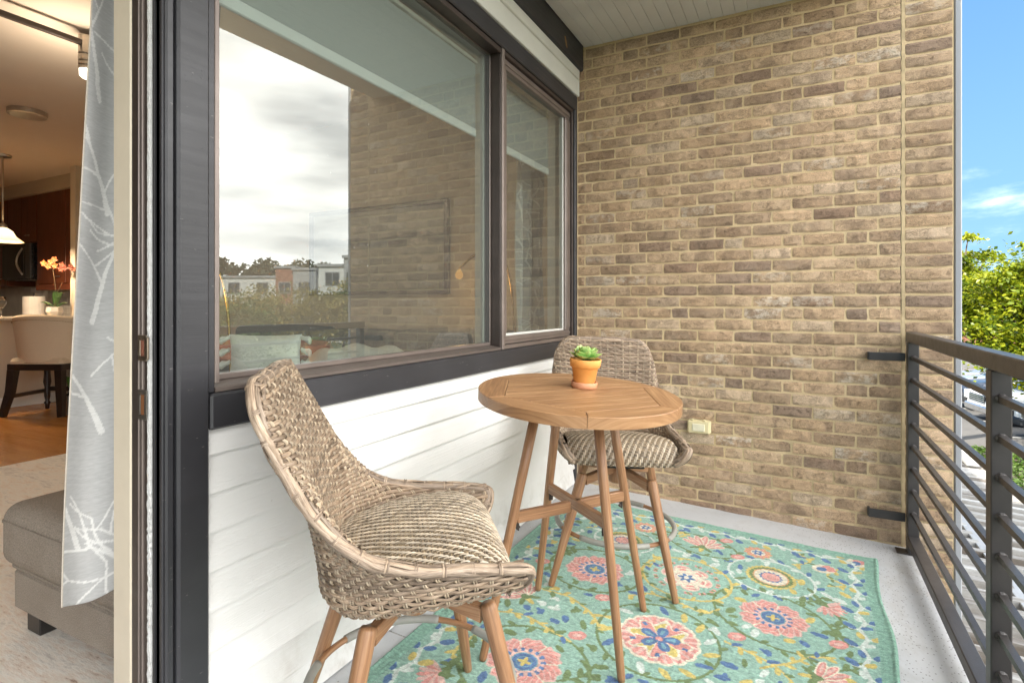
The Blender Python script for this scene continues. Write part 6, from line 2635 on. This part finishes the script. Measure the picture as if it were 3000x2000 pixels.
def tree(name, label, cat, x, y, h, rad, m, n_leaf, size, seed, z0=GZ, base=0.35, group=None, clumps=60, limbs=7, flat=.11, droop=0.0):
    rs = np.random.RandomState(seed)
    r = thing(name, label, cat, (x, y, z0), 0, group)
    cz, rz = h * (1 + base) / 2, h * (1 - base) / 2
    mb = MB()
    tr = [(0, 0, -.2), (rs.uniform(-.1, .1), rs.uniform(-.1, .1), h * base * .8), (rs.uniform(-.2, .2), rs.uniform(-.2, .2), h * .62), (rs.uniform(-.3, .3), rs.uniform(-.3, .3), h * .88)]
    tt = np.linspace(0, 3, 14)
    tube(mb, crom(np.array(tr), np.arange(4), tt), np.interp(tt, [0, 1, 3], [h * .026, h * .02, h * .004]), 8)
    mb.obj('trunk', M['bark'], r, smooth=True)
    C = []
    mb = MB()
    for k in range(limbs):
        a = 2 * PI * k / limbs + rs.uniform(-.4, .4)
        el = rs.uniform(.1, 1.1)
        e = np.array((math.cos(a) * math.cos(el) * rad * .85, math.sin(a) * math.cos(el) * rad * .85, cz + math.sin(el) * rz * .8))
        s = np.array(tr[1]) * .6 + np.array(tr[2]) * .4
        mid_ = (s + e) / 2 + rs.uniform(-.1, .1, 3) * rad
        tt = np.linspace(0, 2, 9)
        pth = crom(np.array([s, mid_, e]), np.arange(3), tt)
        tube(mb, pth, np.interp(tt, [0, 2], [h * .010, h * .002]), 6)
        for q in range(3):
            b = pth[4 + q] + rs.normal(size=3) * rad * .3
            tube(mb, [pth[4 + q], (pth[4 + q] + b) / 2 + rs.normal(size=3) * .05 * rad, b], np.array([h * .004, h * .003, h * .001]), 5)
            C.append(b)
        C += [e, mid_]
    mb.obj('limbs', M['bark'], r, smooth=True)
    while len(C) < clumps:
        u = rs.normal(size=3)
        u /= np.linalg.norm(u)
        q = rs.uniform(.55, 1.0)
        C.append(np.array((u[0] * rad * q, u[1] * rad * q, cz + u[2] * rz * q)))
    C = np.array(C)
    k = rs.randint(0, len(C), n_leaf)
    sp = rs.normal(size=(n_leaf, 3)) * np.array((.17, .17, flat)) * rad * rs.uniform(.5, 1.25, len(C))[k][:, None]
    sp[:, 2] -= droop * np.hypot(sp[:, 0], sp[:, 1]) ** 2 / rad
    mb = MB()
    leaves(mb, C[k] + sp, size, rs, tone=rs.uniform(-.30, .30, len(C))[k])
    mb.obj('crown', m, r)
    return r


tree('lime_tree', 'bright yellow green tree with bare twigs showing beyond the railing', 'tree', 5.75, 19.3, 5.6, 2.15, M['lime'], 34000, 0.115, 3, base=.37, clumps=170, limbs=11, flat=.055, droop=1.0)
tree('lime_tree', 'lime green tree just past the downspout with a thin top shoot', 'tree', 4.05, 21.4, 6.95, 1.25, M['lime'], 17000, 0.11, 8, base=.40, clumps=85, limbs=9, flat=.06, droop=1.0)
tree('street_tree', 'darker green tree farther back behind the parked cars', 'tree', 9.6, 33.0, 6.6, 2.6, M['green'], 9000, 0.18, 9, base=.3, clumps=80)
tree('street_tree', 'small green tree at the far end of the parking row', 'tree', 13.5, 40.0, 6.0, 2.4, M['green'], 7000, 0.2, 12, base=.3)
tree('lime_tree', 'low lime green tree on the parking island to the right', 'tree', 9.0, 20.0, 5.2, 1.9, M['lime'], 9000, 0.14, 15, base=.3, clumps=80)
rs = np.random.RandomState(4)
r = thing('hedge', 'clipped dark green hedge between the canopy and the parking lot', 'hedge', (4.35, 14.5, GZ))
mb = MB()
u = rs.rand(9000, 3)
P = np.stack([(u[:, 0] - .5) * 1.3, (u[:, 1] - .5) * 7.0, .1 + u[:, 2] ** .6 * (.55 + .08 * np.sin(u[:, 1] * 30))], 1)
leaves(mb, P, .085, rs, 0.8)
mb.obj('foliage', M['green'], r)
mb = MB()
bx(mb, -.55, .55, -3.4, 3.4, 0, .45, .1)
mb.obj('stems', M['bark'], r)

# ---- cars


def car_paint(name, c, metal=0.0):
    t = NT(name)
    o = t.obj()
    dirt = t.noise(o, 5, 5, .6)
    return t.fin(t.mix(t.math('MULTIPLY', t.ramp(dirt, [(.45, (0, 0, 0)), (.8, (1, 1, 1))]), .25), c, (.30, .27, .22)), 0.28, Metallic=metal, Coat_Weight=0.6, Coat_Roughness=0.05)


M['carglass'] = plain('dark_car_glass', (0.02, 0.03, 0.03), 0.05, 0, .1, 2)
M['tyre'] = plain('tyre_rubber', (0.018, 0.018, 0.018), 0.8)
M['alloy'] = plain('alloy_rim', (0.45, 0.45, 0.45), 0.3, 0.8)
M['chrome'] = plain('chrome_trim', (0.62, 0.62, 0.62), 0.15, 0.9)
M['lamp'] = plain('headlamp_lens', (0.62, 0.64, 0.64), 0.08, 0.2)
M['plastic'] = plain('black_plastic', (0.022, 0.022, 0.022), 0.6)


def ringpts(x, w, zb, zt, crown):
    """Half-rounded body section at x."""
    q = [(-w * .90, zb), (-w * .99, zb + .12), (-w, zb + (zt - zb) * .45), (-w * .985, zb + (zt - zb) * .72), (-w * .93, zt - .05), (-w * .78, zt + crown * .5), (-w * .4, zt + crown), (0, zt + crown * 1.1)]
    q = q + [(-a, b) for a, b in reversed(q[:-1])]
    return [(x, a, b) for a, b in q]


def car(label, loc, head, paint, style, L=4.75, W=0.94, H=1.74):
    r = thing('parked_car', label, 'car', loc, head, 'cars parked in the lot')
    hood = 1.08 if style != 'coupe' else .98
    st = [(L / 2, W * .74, .42, .74, .0), (L / 2 - .05, W * .86, .34, .92, .02), (L / 2 - .22, W * .94, .28, hood - .06, .04), (L / 2 - .8, W * .99, .26, hood, .06), (L / 2 - 1.35, W, .26, hood + .04, .05),
          (0, W, .26, hood + .05, .02), (-L / 2 + .8, W, .26, hood + .06, .02), (-L / 2 + .2, W * .96, .3, hood + .04, .02), (-L / 2, W * .86, .42, hood - .1, 0)]
    S = np.array([ringpts(*q) for q in st])
    mb = MB()
    grid(mb, S)
    n = S.shape[1]
    mb.add(S[0], [tuple(range(n))])
    mb.add(S[-1], [tuple(range(n - 1, -1, -1))])
    mb.obj('body', paint, r, smooth=True)
    b0 = hood + .03
    lo = [(L / 2 - 1.32, W * .86), (L / 2 - 1.15, W * .3), (L / 2 - 1.15, -W * .3), (L / 2 - 1.32, -W * .86), (-L / 2 + .12, -W * .88), (-L / 2 + .12, W * .88)]
    hi = [(L / 2 - 2.05, W * .70), (L / 2 - 1.95, W * .3), (L / 2 - 1.95, -W * .3), (L / 2 - 2.05, -W * .70), (-L / 2 + .45, -W * .72), (-L / 2 + .45, W * .72)]
    mb = MB()
    v = [(x, y, b0 - .02) for x, y in lo] + [(x, y, H - .06) for x, y in hi] + [(x * .96 - .02, y * .9, H) for x, y in hi]
    f = []
    for k in range(2):
        f += [(6 * k + i, 6 * k + (i + 1) % 6, 6 * k + 6 + (i + 1) % 6, 6 * k + 6 + i) for i in range(6)]
    f.append(tuple(range(12, 18)))
    mb.add(v, f)
    mb.obj('cabin', paint, r)
    lo_, hi_ = np.array([(x, y, b0 + .03) for x, y in lo]), np.array([(x, y, H - .10) for x, y in hi])

    def win(name, a, b, u0=.06, u1=.94):
        p = [lo_[a] * (1 - u) + lo_[b] * u for u in (u0, u1)] + [hi_[a] * (1 - u) + hi_[b] * u for u in (u1, u0)]
        p = np.array(p)
        nn = np.cross(p[1] - p[0], p[3] - p[0])
        nn /= np.linalg.norm(nn)
        if np.dot(nn, p.mean(0) - np.array((0, 0, 1.2))) < 0:
            nn = -nn
        m_ = MB()
        q = np.concatenate([p + nn * .012, p - nn * .01])
        m_.add(q, [(0, 1, 2, 3), (0, 4, 5, 1), (1, 5, 6, 2), (2, 6, 7, 3), (3, 7, 4, 0)])
        m_.obj(name, M['carglass'], r)
    win('windshield', 0, 1, .0, 1.0)
    win('windshield', 1, 2, .0, 1.0)
    win('windshield', 2, 3, .0, 1.0)
    for a, b in ((3, 4), (5, 0)):
        win('side_window', a, b, .10 if a == 3 else .62, .38 if a == 3 else .90)
        win('side_window', a, b, .42 if a == 3 else .14, .86 if a == 3 else .58)
    win('rear_window', 4, 5)
    for sx in (L / 2 - .92, -L / 2 + .95):
        for sy in (-1, 1):
            mb = MB()
            lathe(mb, [(.20, -.11), (.345, -.10), (.365, -.06), (.365, .06), (.345, .10), (.20, .11)], 24, cap=False)
            vv = mb.v[0].copy()
            mb.v[0] = np.stack([vv[:, 0] + sx, sy * (W - .10) + vv[:, 2], vv[:, 1] + .365], 1)
            w_ = mb.obj('wheel', M['tyre'], r, smooth=True)
            mb = MB()
            for k in range(5):
                a = k * 2 * PI / 5
                c_, s__ = math.cos(a), math.sin(a)
                q = np.array([(.03, -.035), (.21, -.03), (.21, .03), (.03, .035)])
                pp = np.stack([q[:, 0] * c_ - q[:, 1] * s__ + sx, np.full(4, sy * (W + .005)), q[:, 0] * s__ + q[:, 1] * c_ + .365], 1)
                mb.add(np.concatenate([pp, pp - (0, sy * .05, 0)]), [(0, 1, 2, 3), (0, 4, 5, 1), (1, 5, 6, 2), (2, 6, 7, 3), (3, 7, 4, 0)])
            lathe(mb, [(.20, 0), (.225, .02), (.225, .05), (.2, .06)], 20, cap=False)
            vv = mb.v[-1].copy()
            mb.v[-1] = np.stack([vv[:, 0] + sx, sy * (W + .01 - vv[:, 2]), vv[:, 1] + .365], 1)
            mb.obj('rim', M['alloy'], w_)
            mb = MB()
            a = np.linspace(-.15, PI + .15, 18)
            arc = np.stack([sx + .42 * np.cos(a), np.full(18, sy * (W - .01)), .36 + .42 * np.sin(a)], 1)
            tube(mb, arc, .03, 6)
            mb.obj('wheel_arch', M['plastic'], r, smooth=True)
    xf = L / 2
    for sy in (-1, 1):
        mb = MB()
        if style == 'truck':
            bx(mb, xf - .12, xf + .02, sy * (W - .13) - .10, sy * (W - .13) + .10, .72, .94, .02)
        else:
            bx(mb, xf - .25, xf - .015, sy * (W - .22) - .13, sy * (W - .22) + .13, .76, .88, .03)
        mb.obj('headlight', M['lamp'], r)
    g = MB()
    if style == 'truck':
        bx(g, xf - .06, xf + .012, -.56, .56, .68, .96, .02)
        gr_ = g.obj('grille', M['plastic'], r)
        for k in range(4):
            mb = MB()
            bx(mb, xf + .0125, xf + .035, -.54, .54, .70 + k * .068, .735 + k * .068, .006)
            mb.obj('slat', M['chrome'], gr_)
    elif style == 'kidney':
        gr_ = None
        for sy in (-1, 1):
            mb = MB()
            bx(mb, xf - .05, xf + .03, sy * .20 - .16, sy * .20 + .16, .60, .90, .04)
            gr_ = mb.obj('grille', M['plastic'], r)
            for k in range(6):
                mb = MB()
                y_ = sy * .20 - .125 + k * .05
                bx(mb, xf + .0305, xf + .042, y_ - .008, y_ + .008, .63, .87)
                mb.obj('slat', M['alloy'], gr_)
    else:
        bx(g, xf - .05, xf + .02, -.5, .5, .66, .84, .02)
        gr_ = g.obj('grille', M['plastic'], r)
        mb = MB()
        bx(mb, xf + .0205, xf + .035, -.48, .48, .74, .77, .004)
        mb.obj('slat', M['chrome'], gr_)
    mb = MB()
    bx(mb, xf - .15, xf + .055, -W * .9, W * .9, .34, .60, .05)
    mb.obj('bumper', M['chrome'] if style == 'truck' else M['plastic'], r)
    for sy in (-1, 1):
        mb = MB()
        bx(mb, L / 2 - 1.62, L / 2 - 1.46, sy * (W + .09) - .09, sy * (W + .09) + .09, hood + .06, hood + .22, .03)
        mb.obj('mirror', paint, r)
    return r


hd = math.atan2(-.18, -.98)


def nose(x, y, L=4.75):
    return (x + .98 * L / 2, y + .18 * L / 2 + .0, GZ)


white, grey, navy, silver = car_paint('white_car_paint', (.74, .74, .73)), car_paint('grey_car_paint', (.33, .34, .35), .3), car_paint('navy_car_paint', (.03, .04, .06), .2), car_paint('silver_car_paint', (.52, .53, .54), .5)
car('white SUV with wide chrome slat grille parked beyond the railing', nose(5.75, 25.6), hd, white, 'truck', 4.8, .95, 1.80)
car('white crossover with twin upright grilles parked nearest the balcony', nose(6.30, 22.9), hd + .12, white, 'kidney')
car('dark navy SUV parked just past the chrome grilled one', nose(5.70, 28.45), hd, navy, 'suv')
car('silver sedan parked behind the navy SUV', nose(6.1, 31.3), hd, silver, 'coupe', 4.6, .91, 1.47)
car('grey sedan parked at the far end of the row', nose(6.9, 34.2), hd, grey, 'coupe', 4.6, .91, 1.47)
car('white hatchback parked across the lot in the second row', (15.2, 31.0, GZ), hd + PI, white, 'suv', 4.3, .9, 1.55)

# ---- buildings far off, seen between the leaves and mirrored in the glass
M['render_w'] = plain('pale_render', (0.52, 0.52, 0.50), 0.8, 0, .05, .5)
M['render_g'] = plain('grey_cladding', (0.27, 0.28, 0.29), 0.8, 0, .08, .5)
M['brickred'] = plain('red_brick_cladding', (0.24, 0.105, 0.07), 0.9, 0, .12, 1.0)
M['winglass'] = plain('far_window_glass', (0.035, 0.045, 0.055), 0.1, 0, .2, 1)


def block(label, loc, rz, segs, floors, fh=3.0, z0=GZ):
    """segs: list of (width, depth offset, height add, material)."""
    r = thing('apartment_building', label, 'building', (loc[0], loc[1], z0), rz)
    x = 0
    for w, off, ha, m in segs:
        H = floors * fh + ha
        mb = MB()
        bx(mb, x, x + w - .02, off, off + 11, 0, H)
        wl_ = mb.obj('wall', m, r)
        mb = MB()
        bx(mb, x - .15, x + w + .13, off - .2, off + 11.2, H + .003, H + .30)
        mb.obj('roof', M['render_g'], r)
        n = max(1, int(w / 3.4))
        for fl_ in range(floors):
            for k in range(n):
                cx = x + (k + .5) * w / n
                mb = MB()
                bx(mb, cx - .85, cx + .85, off - .06, off + .1, fl_ * fh + .8, fl_ * fh + 2.4)
                wd = mb.obj('window', M['render_g'], r)
                mb = MB()
                bx(mb, cx - .75, cx - .04, off - .075, off + .1, fl_ * fh + .9, fl_ * fh + 2.3)
                bx(mb, cx + .04, cx + .75, off - .075, off + .1, fl_ * fh + .9, fl_ * fh + 2.3)
                mb.obj('pane', M['winglass'], wd)
        x += w
    return r


# facade faces -y of the local frame
block('pale apartment block with a red brick bay mirrored in the large window', (53.5, 55.5), math.atan2(49.9 - 54.4, 63.9 - 55.2), [(5.0, 0, .2, M['render_w']), (3.2, -.8, 1.0, M['render_g']), (2.6, -.4, 1.3, M['brickred']), (8.0, 0, 0, M['render_w'])], 3, 3.0, GZ - 1.0)
block('grey and white flat roofed block mirrored beside the brick edge', (40.0, 48.0), math.atan2(45.0 - 47.5, 45.2 - 40.5), [(3.0, 0, .3, M['render_w']), (2.2, -1.0, .9, M['render_g']), (3.2, 0, 0, M['render_w'])], 3, 3.0, GZ - 0.4)
block('low brick building far behind the lime trees', (10.5, 74.0), 0.0, [(12, 0, 0, M['brickred']), (10, 1, .8, M['render_w'])], 2, 3.1)

for i, (x, y, h, rd, mk, lab) in enumerate((
        (30.0, 22.5, 5.3, 3.0, 'olive', 'olive toned tree at the left of the mirrored tree belt'),
        (30.5, 27.5, 5.9, 3.3, 'olive', 'broad golden olive tree in the mirrored tree belt'),
        (27.5, 28.8, 5.2, 2.7, 'olive', 'middle olive tree in front of the mirrored apartments'),
        (33.0, 36.0, 6.3, 2.6, 'green', 'green tree standing between the two mirrored buildings'),
        (26.5, 30.5, 6.6, 1.9, 'green', 'tall narrow green tree in front of the grey mirrored block'),
        (36.0, 24.0, 4.9, 3.2, 'green', 'wide low green tree behind the olive ones'),
        (24.0, 18.0, 4.2, 2.3, 'green', 'short green tree on the near side of the mirrored belt'))):
    tree('park_tree', lab, 'tree', x, y, h, rd, M[mk], 8000, .19, 40 + i, base=.15, group='trees mirrored in the large window', clumps=70)
rs = np.random.RandomState(77)
mb = MB()
P = []
for k in range(46):                                              # a far wood that reads as one mass
    a = R(34) + R(52) * k / 45 + rs.uniform(-.01, .01)
    d = rs.uniform(92, 125)
    c = np.array((math.sin(a) * d, math.cos(a) * d, GZ))
    hh, rr = rs.uniform(10.5, 13.0), rs.uniform(3.0, 5.0)
    u = rs.normal(size=(1300, 3))
    u /= np.linalg.norm(u, axis=1)[:, None]
    P.append(c + np.array((0, 0, hh * .55)) + u * np.array((rr, rr, hh * .45)) * rs.uniform(.75, 1.05, (1300, 1)))
leaves(mb, np.concatenate(P), 0.85, rs, .4)
mb.obj('treeline', M['darkgreen'], kind='stuff')
mb = MB()
a = np.linspace(R(-30), R(120), 120)
hz = 16 + 5 * np.sin(a * 9) + 3 * np.sin(a * 23 + 1) + 1.5 * np.sin(a * 61)
v = []
for q, hq in zip(a, hz):
    for d, z in ((430, GZ - 2), (450, hq * .75), (500, hq), (560, GZ - 2)):
        v.append((math.sin(q) * d, math.cos(q) * d, z))
f = [(4 * i + k, 4 * i + 4 + k, 4 * i + 5 + k, 4 * i + 1 + k) for i in range(119) for k in range(3)]
mb.add(v, f)
mb.obj('hills', plain('wooded_hills', (0.10, 0.15, 0.13), 1.0, 0, .3, .03), kind='structure')
mb = MB()
bx(mb, 21.5, 22.0, -5, 60, GZ, GZ + .85, .03)
mb.obj('low_wall', plain('dark_block_wall', (.16, .13, .11), .9, 0, .2, 2), label='long low dark wall along the far side of the lot', cat='wall')
